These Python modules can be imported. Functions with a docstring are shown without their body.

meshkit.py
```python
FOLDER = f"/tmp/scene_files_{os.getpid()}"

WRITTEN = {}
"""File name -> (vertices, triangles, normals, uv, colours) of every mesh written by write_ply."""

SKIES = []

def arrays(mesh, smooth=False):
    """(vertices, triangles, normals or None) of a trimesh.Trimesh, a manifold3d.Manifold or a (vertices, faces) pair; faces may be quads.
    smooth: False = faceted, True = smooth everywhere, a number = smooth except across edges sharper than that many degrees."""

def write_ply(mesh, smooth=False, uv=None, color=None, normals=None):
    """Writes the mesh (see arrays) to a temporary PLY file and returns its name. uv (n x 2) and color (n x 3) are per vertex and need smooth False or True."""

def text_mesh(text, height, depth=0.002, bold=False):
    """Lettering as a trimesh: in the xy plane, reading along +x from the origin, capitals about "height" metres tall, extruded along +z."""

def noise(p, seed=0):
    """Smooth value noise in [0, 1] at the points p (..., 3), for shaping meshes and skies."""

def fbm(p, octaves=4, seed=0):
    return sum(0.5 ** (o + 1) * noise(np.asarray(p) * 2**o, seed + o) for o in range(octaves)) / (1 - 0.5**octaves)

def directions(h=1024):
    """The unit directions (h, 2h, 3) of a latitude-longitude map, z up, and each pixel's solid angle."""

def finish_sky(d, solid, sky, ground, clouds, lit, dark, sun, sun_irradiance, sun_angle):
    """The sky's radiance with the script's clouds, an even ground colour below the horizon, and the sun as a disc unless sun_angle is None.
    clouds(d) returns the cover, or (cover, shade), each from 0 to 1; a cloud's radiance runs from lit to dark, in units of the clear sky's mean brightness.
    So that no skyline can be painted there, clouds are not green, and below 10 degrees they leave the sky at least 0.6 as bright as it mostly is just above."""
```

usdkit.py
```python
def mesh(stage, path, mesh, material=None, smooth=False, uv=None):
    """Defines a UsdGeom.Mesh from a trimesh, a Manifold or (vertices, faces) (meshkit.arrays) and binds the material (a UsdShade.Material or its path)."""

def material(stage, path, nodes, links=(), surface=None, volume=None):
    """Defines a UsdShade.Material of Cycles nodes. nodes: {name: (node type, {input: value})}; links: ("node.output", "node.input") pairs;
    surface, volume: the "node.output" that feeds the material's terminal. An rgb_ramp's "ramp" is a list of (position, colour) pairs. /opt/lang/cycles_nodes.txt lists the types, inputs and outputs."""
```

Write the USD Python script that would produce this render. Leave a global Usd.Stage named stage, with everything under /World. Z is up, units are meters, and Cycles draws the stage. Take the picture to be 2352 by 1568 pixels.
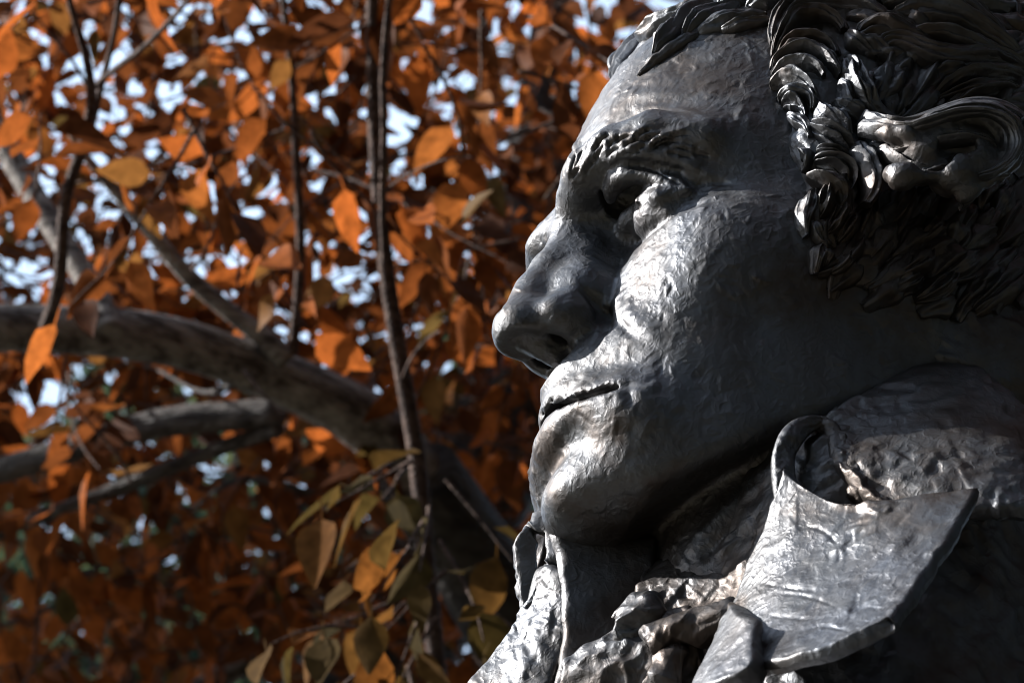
import math, random, numpy as np, trimesh, usdkit, meshkit
from pxr import Usd, UsdGeom, UsdLux, UsdShade, Gf, Sdf, Vt
from scipy.interpolate import RBFInterpolator, CubicSpline, PchipInterpolator
from scipy.ndimage import map_coordinates, zoom, gaussian_filter
from scipy.spatial import cKDTree
import scipy.sparse as sp
# ================================================================ camera, sky, sun
MM, DIST = 2.5e-3, 2.3                       # metres per sculptor's millimetre (the head is two and a half times life size); metres to the nose
PITCH, TURN = math.radians(38), math.radians(22)
SPAN = 1024 / 3.27 * MM
EYE = np.array([0, 0, 1.65])
SUN = np.array([-0.85, 0.085, 0.52]); SUN /= np.linalg.norm(SUN)
SKY, SUNLIGHT, EXPOSURE = 0.066, 1.25, 1.32
stage = Usd.Stage.CreateInMemory()
UsdGeom.SetStageUpAxis(stage, 'Z')
stage.SetDefaultPrim(UsdGeom.Xform.Define(stage, '/World').GetPrim())
cam = UsdGeom.Camera.Define(stage, '/World/camera')
cam.CreateHorizontalApertureAttr(36.0); cam.CreateVerticalApertureAttr(36.0 * 682 / 1024); cam.CreateFocalLengthAttr(36 * DIST / SPAN)
cam.CreateFStopAttr(12.0); cam.CreateFocusDistanceAttr(2.22); cam.CreateClippingRangeAttr(Gf.Vec2f(0.1, 3000)); cam.CreateExposureAttr(EXPOSURE)
cam.AddTranslateOp().Set(Gf.Vec3d(*EYE)); cam.AddRotateXYZOp().Set(Gf.Vec3f(90 + math.degrees(PITCH), 0, 0))
usdkit.material(stage, '/World/Looks/sky_light', {
    "sky": ("sky_texture", {"sky_type": "single_scattering", "sun_disc": False, "sun_elevation": math.asin(SUN[2]), "sun_rotation": math.atan2(SUN[0], SUN[1]), "aerosol_density": 2.0}),
    "co": ("texture_coordinate", {}), "n": ("noise_texture", {"scale": 2.2, "detail": 5.0, "roughness": 0.6}), "r": ("rgb_ramp", {"ramp": [(0.3, (0.25, 0.25, 0.25)), (0.7, (0.8, 0.8, 0.8))]}),
    "m": ("mix", {"color2": (7.6, 9.8, 12.8)}), "b": ("background_shader", {"strength": SKY})},
    [("co.generated", "n.vector"), ("n.fac", "r.fac"), ("r.color", "m.fac"), ("sky.color", "m.color1"), ("m.color", "b.color")], surface="b.background")
dome = UsdLux.DomeLight.Define(stage, '/World/sky'); UsdShade.MaterialBindingAPI.Apply(dome.GetPrim()).Bind(UsdShade.Material.Get(stage, '/World/Looks/sky_light'))
dome.GetPrim().SetCustomDataByKey('kind', 'structure')
sun = UsdLux.DistantLight.Define(stage, '/World/sun')
sun.CreateIntensityAttr(SUNLIGHT); sun.CreateAngleAttr(0.5); sun.CreateNormalizeAttr(True); sun.CreateColorAttr(Gf.Vec3f(1.0, 0.98, 0.95))
_x = np.cross([0, 0, 1], SUN); _x /= np.linalg.norm(_x); _y = np.cross(SUN, _x)
sun.AddTransformOp().Set(Gf.Matrix4d(*_x, 0, *_y, 0, *SUN, 0, 0, 0, 0, 1))
# ================================================================ scene helpers
used = {}
def path_for(parent, name):
    k = used.get((parent, name), 0); used[(parent, name)] = k + 1
    return f"{parent}/{name}" + (f"_{k:03d}" if k else "")
def tag(prim, label=None, category=None, group=None, kind=None):
    for k, v in (('label', label), ('category', category), ('group', group), ('kind', kind)):
        if v: prim.SetCustomDataByKey(k, v)
def thing(name, label, category, at=(0, 0, 0), group=None):
    p = path_for('/World', name); x = UsdGeom.Xform.Define(stage, p); x.AddTranslateOp().Set(Gf.Vec3d(*map(float, at)))
    tag(x.GetPrim(), label, category, group); origin[p] = np.asarray(at, float)
    return p
origin = {'/World': np.zeros(3)}
def part(parent, name, mesh, mat, smooth=False, tint=None, **kw):
    """one Mesh prim below its thing or part; the mesh comes in world coordinates"""
    p = path_for(parent, name); v, f = mesh if isinstance(mesh, tuple) else (np.array(mesh.vertices), np.array(mesh.faces))
    root = next(origin[r] for r in (parent, parent.rsplit('/', 1)[0], parent.rsplit('/', 2)[0]) if r in origin)
    m = usdkit.mesh(stage, p, (v - root, f), '/World/Looks/' + mat, smooth=smooth)
    if tint is not None: UsdGeom.PrimvarsAPI(m).CreatePrimvar('tint', Sdf.ValueTypeNames.FloatArray, 'vertex').Set(Vt.FloatArray.FromNumpy(np.asarray(np.broadcast_to(tint, len(v)), np.float32).copy()))
    if kw: tag(m.GetPrim(), **kw)
    return p
def ray(q):
    q = np.asarray(q, float)
    return FWD + ((q[..., :1] - 1176) / 2352 * SPAN / DIST) * np.array([1, 0, 0]) - ((q[..., 1:2] - 784) / 2352 * SPAN / DIST) * UPV
FWD, UPV = np.array([0, math.cos(PITCH), math.sin(PITCH)]), np.array([0, -math.sin(PITCH), math.cos(PITCH)])
# ---------------------------------------------------------------- the sculptor's frame: millimetres of a life-size head, F forward, L to its left, U up
AX = np.array([[-math.cos(TURN), -math.sin(TURN), 0], [math.sin(TURN), -math.cos(TURN), 0], [0, 0, 1.0]])
ORG = EYE + ray([1270, 560]) * DIST
def world(x): return ORG + MM * (np.asarray(x, float) @ AX)
def local(X): return (np.asarray(X, float) - ORG) @ AX.T / MM
def PS(qx, qy, s):
    d = ray([qx, qy]); o = EYE - ORG
    t = (s * MM - o @ AX[1]) / (d @ AX[1])
    return (o + d * t) @ AX.T / MM
def proj(x):
    X = world(x) - EYE; z = X @ FWD
    return np.stack([1176 + X[..., 0] / z * DIST / SPAN * 2352, 784 - (X @ UPV) / z * DIST / SPAN * 2352], -1)
# ---------------------------------------------------------------- a voxel field and its operations
class Field:
    def __init__(self, lo, hi, h):
        self.lo, self.h = np.array(lo, float), h
        self.n = np.ceil((np.array(hi) - lo) / h).astype(int) + 1
        self.a = [(lo[k] + h * np.arange(self.n[k])).astype(np.float32) for k in range(3)]
        self.d = np.full(self.n, 50, np.float32)
    def box(self, lo, hi):
        i0 = np.clip(np.floor((np.asarray(lo) - self.lo) / self.h).astype(int), 0, self.n); i1 = np.clip(np.ceil((np.asarray(hi) - self.lo) / self.h).astype(int) + 1, 0, self.n)
        sl = tuple(slice(a, b) for a, b in zip(i0, i1))
        return sl, np.meshgrid(*(self.a[k][sl[k]] for k in range(3)), indexing='ij', sparse=True)
    def join(self, sl, e, k):
        d = self.d[sl]; h = np.maximum(k - np.abs(d - e), 0) / k
        self.d[sl] = np.minimum(d, e) - h * h * k * 0.25
    def cut(self, sl, e, k):
        d = self.d[sl]; e = -e; h = np.maximum(k - np.abs(d - e), 0) / k
        self.d[sl] = np.maximum(d, e) + h * h * k * 0.25
    def ell(self, c, r, k=4, sub=False, rot=None):
        c, r = np.asarray(c, float), np.asarray(r, float); m = r.max() + 2 * k + 2
        sl, (x, y, z) = self.box(c - m, c + m)
        p = [x - c[0], y - c[1], z - c[2]]
        if rot is not None: p = [rot[i][0] * p[0] + rot[i][1] * p[1] + rot[i][2] * p[2] for i in range(3)]
        k0 = np.sqrt(sum((p[i] / r[i]) ** 2 for i in range(3))); k1 = np.sqrt(sum((p[i] / r[i] ** 2) ** 2 for i in range(3))) + 1e-6
        (self.cut if sub else self.join)(sl, (k0 * (k0 - 1) / k1).astype(np.float32), k)
    def chain(self, pts, k=4, sub=False):
        pts = np.asarray(pts, float)
        for A, B in zip(pts[:-1], pts[1:]):
            m = max(A[3], B[3]) + 2 * k + 2
            sl, (x, y, z) = self.box(np.minimum(A[:3], B[:3]) - m, np.maximum(A[:3], B[:3]) + m)
            ab = B[:3] - A[:3]; L2 = ab @ ab + 1e-9
            t = np.clip(((x - A[0]) * ab[0] + (y - A[1]) * ab[1] + (z - A[2]) * ab[2]) / L2, 0, 1)
            e = np.sqrt((x - A[0] - t * ab[0]) ** 2 + (y - A[1] - t * ab[1]) ** 2 + (z - A[2] - t * ab[2]) ** 2) - (A[3] + t * (B[3] - A[3]))
            (self.cut if sub else self.join)(sl, e.astype(np.float32), k)
    def sample(self, p):
        return map_coordinates(self.d, ((np.asarray(p) - self.lo) / self.h).T, order=1, mode='nearest')
    def mesh(self):
        d = self.d; n = np.array(d.shape); s = d < 0
        c = np.zeros(n - 1, np.int8)
        for i, j, k in np.ndindex(2, 2, 2): c += s[i:n[0] - 1 + i, j:n[1] - 1 + j, k:n[2] - 1 + k]
        act = (c > 0) & (c < 8); idx = np.full(n - 1, -1, np.int64); cells = np.argwhere(act); idx[act] = np.arange(len(cells))
        acc = np.zeros((len(cells), 3)); cnt = np.zeros(len(cells))
        corner = {o: d[tuple((cells + o).T)] for o in np.ndindex(2, 2, 2)}
        for a in range(3):
            for o in np.ndindex(2, 2, 2):
                if o[a]: continue
                o2 = list(o); o2[a] = 1; d0, d1 = corner[o], corner[tuple(o2)]
                x = (d0 < 0) != (d1 < 0); t = d0[x] / (d0[x] - d1[x]); pos = np.tile(np.array(o, float), (x.sum(), 1)); pos[:, a] += t
                acc[x] += pos; cnt[x] += 1
        v = self.lo + self.h * (cells + acc / cnt[:, None]); faces = []
        for a in range(3):
            b, e = (a + 1) % 3, (a + 2) % 3
            sl0 = [slice(1, -1)] * 3; sl0[a] = slice(0, -1); sl1 = list(sl0); sl1[a] = slice(1, None)
            s0, s1 = s[tuple(sl0)], s[tuple(sl1)]
            for flip, m in ((False, s0 & ~s1), (True, ~s0 & s1)):
                g = np.argwhere(m); g += [1 if k != a else 0 for k in range(3)]
                q = []
                for db, de in ((0, 0), (-1, 0), (-1, -1), (0, -1)):
                    o = g.copy(); o[:, b] += db; o[:, e] += de; q.append(idx[tuple(o.T)])
                q = np.stack(q, 1)
                faces.append(q[:, ::-1] if flip else q)
        q = np.vstack(faces)
        return v, np.vstack([q[:, [0, 1, 2]], q[:, [0, 2, 3]]])
def taubin(v, f, it=6, lam=0.5, mu=-0.53):
    n = len(v); e = np.vstack([f[:, [0, 1]], f[:, [1, 2]], f[:, [2, 0]]])
    A = sp.coo_matrix((np.ones(len(e)), (e[:, 0], e[:, 1])), (n, n)).tocsr(); A = ((A + A.T) > 0).astype(float); deg = np.maximum(np.asarray(A.sum(1)), 1)
    for i in range(it): v = v + (lam if i % 2 == 0 else mu) * (A @ v / deg - v)
    return v
def normals(v, f):
    fn = np.cross(v[f[:, 1]] - v[f[:, 0]], v[f[:, 2]] - v[f[:, 0]]); n = np.zeros_like(v)
    for k in range(3):
        for c in range(3): n[:, c] += np.bincount(f[:, k], fn[:, c], len(v))
    return n / (np.linalg.norm(n, axis=1, keepdims=True) + 1e-12)
def refine(v, f, sel):
    """splits the chosen triangles in four; their neighbours keep one straight edge per split, so nothing opens"""
    e = np.sort(np.vstack([f[sel][:, [0, 1]], f[sel][:, [1, 2]], f[sel][:, [2, 0]]]), 1)
    u, inv = np.unique(e[:, 0] * len(v) + e[:, 1], return_inverse=True); m = np.stack([u // len(v), u % len(v)], 1)
    n = sel.sum(); a, b, c = (len(v) + inv[i * n:(i + 1) * n] for i in range(3)); t = f[sel]
    g = np.vstack([np.stack([t[:, 0], a, c], 1), np.stack([a, t[:, 1], b], 1), np.stack([c, b, t[:, 2]], 1), np.stack([a, b, c], 1)])
    return np.vstack([v, v[m].mean(1)]), np.vstack([f[~sel], g])
ROWS = {
 100: [(0,-50),(22,-54),(40,-66),(52,-88),(50,-120),(28,-150),(0,-158)],
 78: [(0,-23.5),(20,-26),(40,-40),(57,-62),(66,-92),(64,-128),(45,-160),(0,-178)],
 55: [(0,-13),(20,-15),(38,-26),(54,-46),(64,-70),(71,-100),(66,-140),(40,-172),(0,-184)],
 36: [(0,-7.5),(18,-9),(36,-19),(52,-37),(60,-55),(69,-90),(70,-130),(45,-170),(0,-186)],
 22: [(0,-4.5),(12,-4.5),(26,-9),(40,-18),(52,-31),(59,-47),(67,-80),(72,-110),(65,-150),(0,-186)],
 13: [(0,-1.5),(10,0),(20,0.5),(30,-4),(40,-11),(50,-23),(57,-38),(63,-60),(71,-92),(72,-120),(45,-170),(0,-182)],
 4: [(0,-1.5),(8,-5),(14,-14),(24,-19),(34,-19),(42,-22),(50,-29),(57,-42),(64,-64),(71,-95),(0,-178)],
 -5: [(0,-2.5),(7,-9),(13,-19),(22,-23),(32,-24),(42,-27),(49,-33),(57,-46),(64,-66),(70,-95),(0,-170)],
 -14: [(0,-4),(8,-11),(14,-17),(22,-17.5),(32,-18.5),(42,-22),(50,-28),(58,-39.5),(65,-64),(70,-95),(0,-160)],
 -25: [(0,-5),(10,-11),(18,-12.5),(28,-14.5),(38,-18),(48,-23.5),(57,-33.5),(65,-62),(69,-92),(0,-150)],
 -38: [(0,-6),(12,-9),(20,-10.5),(30,-13.5),(40,-18),(50,-25.5),(57,-39),(63,-65),(66,-92),(0,-140)],
 -49: [(0,2.5),(8,1),(16,-4),(26,-10),(36,-16),(46,-25.5),(53,-41.5),(59,-67),(61,-90),(0,-132)],
 -57: [(0,1.8),(8,0.5),(16,-3.5),(25,-8.5),(34,-14.5),(43,-25),(50,-42),(56,-68),(57,-88),(0,-130)],
 -66: [(0,0.5),(10,-1.5),(18,-6),(26,-11),(35,-17),(43,-27),(49,-44),(54,-68),(54,-85),(0,-128)],
 -75: [(0,1.2),(8,0.2),(16,-4.5),(24,-9),(34,-18),(42,-31),(47,-48),(51,-66),(51,-80),(0,-128)],
 -82: [(0,-3),(9,-4),(18,-7.5),(27,-12),(35,-22),(42,-35),(46,-52),(49,-66),(48,-80),(0,-128)],
 -93: [(0,1.5),(9,0),(18,-5.5),(26,-13),(34,-25),(40,-40),(44,-56),(46,-70),(0,-128)],
 -101: [(0,-3),(8,-5),(16,-10),(24,-17),(31,-29),(37,-44),(41,-60),(0,-128)],
 -108: [(0,-20),(8,-22),(15,-26),(22,-32),(29,-38),(34,-52),(37,-66),(0,-128)]}
def face_field(h):
    F = Field([-196, -84, -165], [26, 92, 140], h)
    P, R = [], []
    for U, row in ROWS.items():
        for L, f in row:
            for s in ((1, -1) if L else (1,)):
                r = math.hypot(L, f + 85); P.append(((f + 85) / r * 70, s * L / r * 70, U)); R.append(r)
    rbf = RBFInterpolator(np.array(P), np.array(R), kernel='thin_plate_spline', smoothing=2.0)
    th, us = np.linspace(-math.pi, math.pi, 361), np.arange(-120, 124, 1.0)
    T, Uu = np.meshgrid(th, us, indexing='ij')
    Rg = rbf(np.stack([np.cos(T) * 70, np.sin(T) * 70, np.clip(Uu, -112, 104)], -1).reshape(-1, 3)).reshape(T.shape)
    gt, gu = np.gradient(Rg, th, us); G = 1 / np.sqrt(1 + np.minimum((gt / Rg) ** 2 + gu ** 2, 6))
    x, y, z = np.meshgrid(*F.a, indexing='ij', sparse=True)
    t = np.arctan2(y, x + 85) + 0 * z; r = np.hypot(x + 85, y) + 0 * z; zz = z + 0 * t
    ci = [(t + math.pi) / (th[1] - th[0]), zz - us[0]]
    F.d = ((r - map_coordinates(Rg, ci, order=1)) * map_coordinates(G, ci, order=1)).astype(np.float32)
    under = np.maximum(-z - 102.5, 0.88 * (-z - 102.5 + 0.5 * (-x - 20))); hh = np.maximum(5 - np.abs(F.d - under), 0) / 5; F.d = np.maximum(F.d, under) + hh * hh * 1.25; F.d = np.maximum(F.d, z - 102)
    F.ell([-104, 0, 36], [82, 70, 80], 6)
    both = lambda pts: [pts, [(a, -b, c, r) for a, b, c, r in pts]]
    # neck and throat
    F.chain([(-88, 0, -50, 50), (-84, 0, -110, 46), (-82, 0, -165, 50)], 8); F.chain([(-58, 0, -92, 20), (-56, 0, -165, 26)], 12)
    # nose: ridge, sides, tip, wings, septum
    F.chain([(-8, 0, 6, 7), (-5, 0, -4, 6.3), (0, 0, -12, 6.4), (4.6, 0, -22, 7.0), (10.2, 0, -36.5, 8.9)], 5)
    for q in both([(-10, 6, -8, 5), (-6, 9, -24, 7), (-3, 9, -34, 7.5)]): F.chain(q, 7)
    F.ell([0.5, 10.8, -36.5], [9, 6.6, 7.0], 3.0); F.ell([-1, -9, -36], [8, 5.5, 6], 3.0)
    F.ell([8.5, 4.0, -37], [8, 5.5, 7.4], 4); F.ell([8, -3.5, -37], [8, 5, 7], 4)
    F.chain([(10, 0, -38, 4.2), (-1, 0, -43.5, 4)], 4)
    F.ell([9, 0.5, -46.8], [15, 14, 5.8], 1.5, True)
    F.chain([(9, 0, -39.5, 3.4), (-1, 0, -43.5, 3.6)], 3)
    for s in (1, -1): F.ell([0.5, 6.6 * s, -40.4], [3.6, 1.5, 1.8], 2, True)
    # brow ridge: heavy, overhanging, knotted at its inner end
    F.chain([(-4.5, 9, 13, 5.5), (-5, 18, 15, 6.6), (-9.5, 28, 18.5, 6.4), (-16.5, 39, 18.5, 5.4), (-29, 51, 12, 4)], 6)
    F.chain([(-8.5, -9, 12, 5), (-9, -18, 14, 5.8), (-13, -28, 17, 6), (-20, -39, 17, 5), (-31, -51, 12, 4)], 6)
    for s in (1, -1): F.ell([-28.5, 31 * s, -4], [11.5, 12.5, 10.5], 3)
    # lips and chin
    for q in both([(-1.2, 0, -62.2, 2.4), (-2.4, 6, -62, 2.4), (-5.6, 15, -64.8, 2.2), (-11, 25, -68, 1.5)]): F.chain(q, 6)
    for q in both([(-2.3, 0, -72, 5.2), (-2.9, 7, -72, 5.4), (-4.9, 15, -71.2, 5), (-10.2, 24, -71, 3.2)]): F.chain(q, 4)
    for s in (1, -1): F.ell([-17, 21 * s, -78], [13, 13, 9], 12)
    F.ell([-13, 0, -90.5], [13.2, 15, 10.5], 7)
    return F
# ================================================================ the statue
def both(pts): return [pts, [(a, -b, c, r) for a, b, c, r in pts]]
usdkit.material(stage, '/World/Looks/bronze', {
    "g": ("geometry", {}), "n1": ("noise_texture", {"scale": 7.0, "detail": 7.0, "roughness": 0.68}), "c": ("rgb_ramp", {"ramp": [(0.3, (0.036, 0.023, 0.016)), (0.42, (0.075, 0.062, 0.055)), (0.52, (0.106, 0.108, 0.113)), (0.75, (0.14, 0.150, 0.172))]}),
    "ms": ("mapping", {"scale": (26, 26, 2.2)}), "ns": ("noise_texture", {"scale": 1.0, "detail": 4.0, "roughness": 0.6}), "rs": ("map_range", {"from_min": 0.42, "from_max": 0.72, "to_min": 0.0, "to_max": 0.55, "clamp": True}), "mx": ("mix", {"color2": (0.055, 0.042, 0.034)}),
    "n2": ("noise_texture", {"scale": 30.0, "detail": 6.0, "roughness": 0.65}), "r": ("map_range", {"from_min": 0.3, "from_max": 0.7, "to_min": 0.38, "to_max": 0.6}),
    "n3": ("noise_texture", {"type": "ridged_multifractal", "scale": 115.0, "detail": 5.0, "roughness": 0.62, "distortion": 0.5, "offset": 0.9, "gain": 1.4}), "n5": ("noise_texture", {"scale": 14.0, "detail": 3.0}), "r5": ("map_range", {"from_min": 0.36, "from_max": 0.64, "to_min": 0.15, "to_max": 1.0, "clamp": True}), "h3": ("math", {"math_type": "multiply"}), "b1": ("bump", {"strength": 0.26, "distance": 0.0012}),
    "n4": ("noise_texture", {"scale": 90.0, "detail": 3.0, "distortion": 1.5}), "b2": ("bump", {"strength": 0.25, "distance": 0.0025}),
    "p": ("principled_bsdf", {"metallic": 0.85, "specular_ior_level": 0.6})},
    [("g.position", "n1.vector"), ("g.position", "n2.vector"), ("g.position", "n3.vector"), ("g.position", "n4.vector"), ("g.position", "ms.vector"), ("ms.vector", "ns.vector"), ("ns.fac", "rs.value"), ("rs.result", "mx.fac"), ("n1.fac", "c.fac"), ("c.color", "mx.color1"), ("mx.color", "p.base_color"), ("n2.fac", "r.value"), ("r.result", "p.roughness"),
     ("n4.fac", "b2.height"), ("n3.fac", "h3.value1"), ("g.position", "n5.vector"), ("n5.fac", "r5.value"), ("r5.result", "h3.value2"), ("h3.value", "b1.height"), ("b2.normal", "b1.normal"), ("b1.normal", "p.normal")], surface="p.BSDF")
HS = 1.15
FACE = face_field(HS)
HAIR = Field(FACE.lo, FACE.lo + HS * (FACE.n - 1), HS); HAIR.n = FACE.n
HAIR.d = np.full(FACE.n, 50, np.float32); HAIR.a = FACE.a
HAIR.ell([-110, 0, 40], [86, 80, 84], 4)
HAIR.ell([-122, 0, 62], [76, 82, 70], 10)
HAIR.ell([-122, 0, -35], [58, 68, 62], 14)
HAIR.ell([-72, 0, 82], [44, 46, 34], 10)
for s in (1, -1): HAIR.chain([(-64, 58 * s, 30, 11), (-62, 61 * s, 5, 8), (-63, 61 * s, -15, 6), (-66, 61 * s, -30, 3)], 8)
def detail():
    """eyes, mouth and wing of the nose, placed where the sight lines of their traced outlines meet the face; mirrored to the far side"""
    def on(q, r, out=0.0):
        P, N = hit(q, FACE); P = P + N * np.broadcast_to(out, (len(q),))[:, None]; r = np.broadcast_to(r, (len(q),))
        return both([(*p, x) for p, x in zip(P, r)])
    eye = [(1414, 450), (1426, 468), (1442, 442), (1470, 434), (1502, 428)]; hood = [(1408, 364), (1440, 358), (1480, 358), (1530, 368), (1580, 384), (1625, 404)]; slit = [(1243, 950), (1262, 940), (1290, 925), (1340, 906), (1392, 891), (1422, 884)]
    up = [(1404, 452), (1406, 430), (1422, 408), (1453, 392), (1496, 396), (1532, 418), (1580, 440)]; low = [(1434, 524), (1446, 504), (1474, 482), (1518, 456), (1560, 444)]
    bag = [(1442, 538), (1476, 522), (1532, 488)]; wing = [(1345, 668), (1366, 690), (1386, 720), (1390, 752), (1372, 782)]
    eyes, slits, ups, lows, bags, wings = on(eye, (5, 5.4, 5.6, 4.6, 3.0), -1.0), on(slit, (1.7, 2.1, 2.3, 2.3, 2.1, 1.7), -0.7), on(up, (1.8, 2.6, 3.4, 3.9, 3.7, 3.0, 1.5), 1.1), on(low, (2.2, 2.9, 3.0, 2.6, 1.5), 0.8), on(bag, (2.2, 2.8, 2.2), -0.8), on(wing, (0.8, 1.2, 1.4, 1.4, 0.9), -0.3)
    for q in on(hood, (2, 3.0, 3.2, 3.0, 2.4, 1.4), -0.6): FACE.chain(q, 3)
    for q in eyes: FACE.chain(q, 1.5, True)
    for s in (1, -1):
        c = np.array([-26.2, 30 * s, -3.5]); FACE.ell(c, [11.5, 12.5, 11.5], 1); FACE.ell([-14.4, 29 * s, -3.2], [2.4, 3.2, 3.2], 0.5, True); FACE.ell([-15.0, 30.5 * s, -2.2], [1.8, 0.9, 1.3], 0.4)
    for a, k in ((bags, 3), (lows, 1.5), (ups, 1.2)):
        for q in a: FACE.chain(q, k)
    for o in (0.2, -1.8, -3.8):
        for q in on(slit, (1.0, 1.4, 1.6, 1.6, 1.5, 1.1), o): FACE.chain(q, 0.9, True)
    for q in wings: FACE.chain(q, 3, True)
ALL = Field(FACE.lo, FACE.lo + HS * (FACE.n - 1), HS); ALL.n = FACE.n; ALL.a = FACE.a; ALL.d = np.minimum(FACE.d, HAIR.d)
SOFT = gaussian_filter(ALL.d, 3.0)
GRAD = np.stack(np.gradient(SOFT), -1)
def hit(q, fd=ALL):
    """where the sight line of a picture point meets the modelled surface, and the surface's soft normal there"""
    q = np.atleast_2d(np.asarray(q, float))
    ts = np.linspace(1.75, 2.9, 500); d = ray(q)
    p = (EYE - ORG + d[:, None] * ts[None, :, None]) @ AX.T / MM
    val = np.stack([fd.sample(x) for x in p]); inside = val < 0
    ok = inside.any(1); i = np.where(ok, inside.argmax(1), np.argmin(val, 1)); i = np.clip(i, 1, len(ts) - 1)
    a, b = val[np.arange(len(q)), i - 1], val[np.arange(len(q)), i]; t = np.where(ok & (a > 0), np.clip(a / (a - b + 1e-9), 0, 1), 0.5)
    P = p[np.arange(len(q)), i - 1] * (1 - t)[:, None] + p[np.arange(len(q)), i] * t[:, None]
    return P, soft_normal(P)
def soft_normal(P):
    c = ((P - FACE.lo) / HS).T
    n = np.stack([map_coordinates(GRAD[..., k], c, order=1, mode='nearest') for k in range(3)], -1)
    return n / (np.linalg.norm(n, axis=1, keepdims=True) + 1e-9)
detail(); ALL.d = np.minimum(FACE.d, HAIR.d)
VIEW = (AX @ -FWD)
def surf_points(q):
    """points given as (x, y) lie on the surface, as (x, y, L) on a plane beside the midline"""
    out = []
    for x in q: out.append(PS(*x) if len(x) == 3 else hit([x])[0][0])
    return np.array(out)
def smooth_line(p, n):
    d = np.r_[0, np.cumsum(np.linalg.norm(np.diff(p, axis=0), axis=1))]
    if len(p) < 3: return np.stack([np.interp(np.linspace(0, d[-1], n), d, p[:, k]) for k in range(3)], -1)
    return CubicSpline(d, p)(np.linspace(0, d[-1], n))
RNG = np.random.default_rng(7)
def outward(v, f):
    c = v - v.mean(0)
    return (v, f[:, ::-1]) if np.einsum('ij,ij->', c[f[:, 0]], np.cross(c[f[:, 1]], c[f[:, 2]])) < 0 else (v, f)
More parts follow.
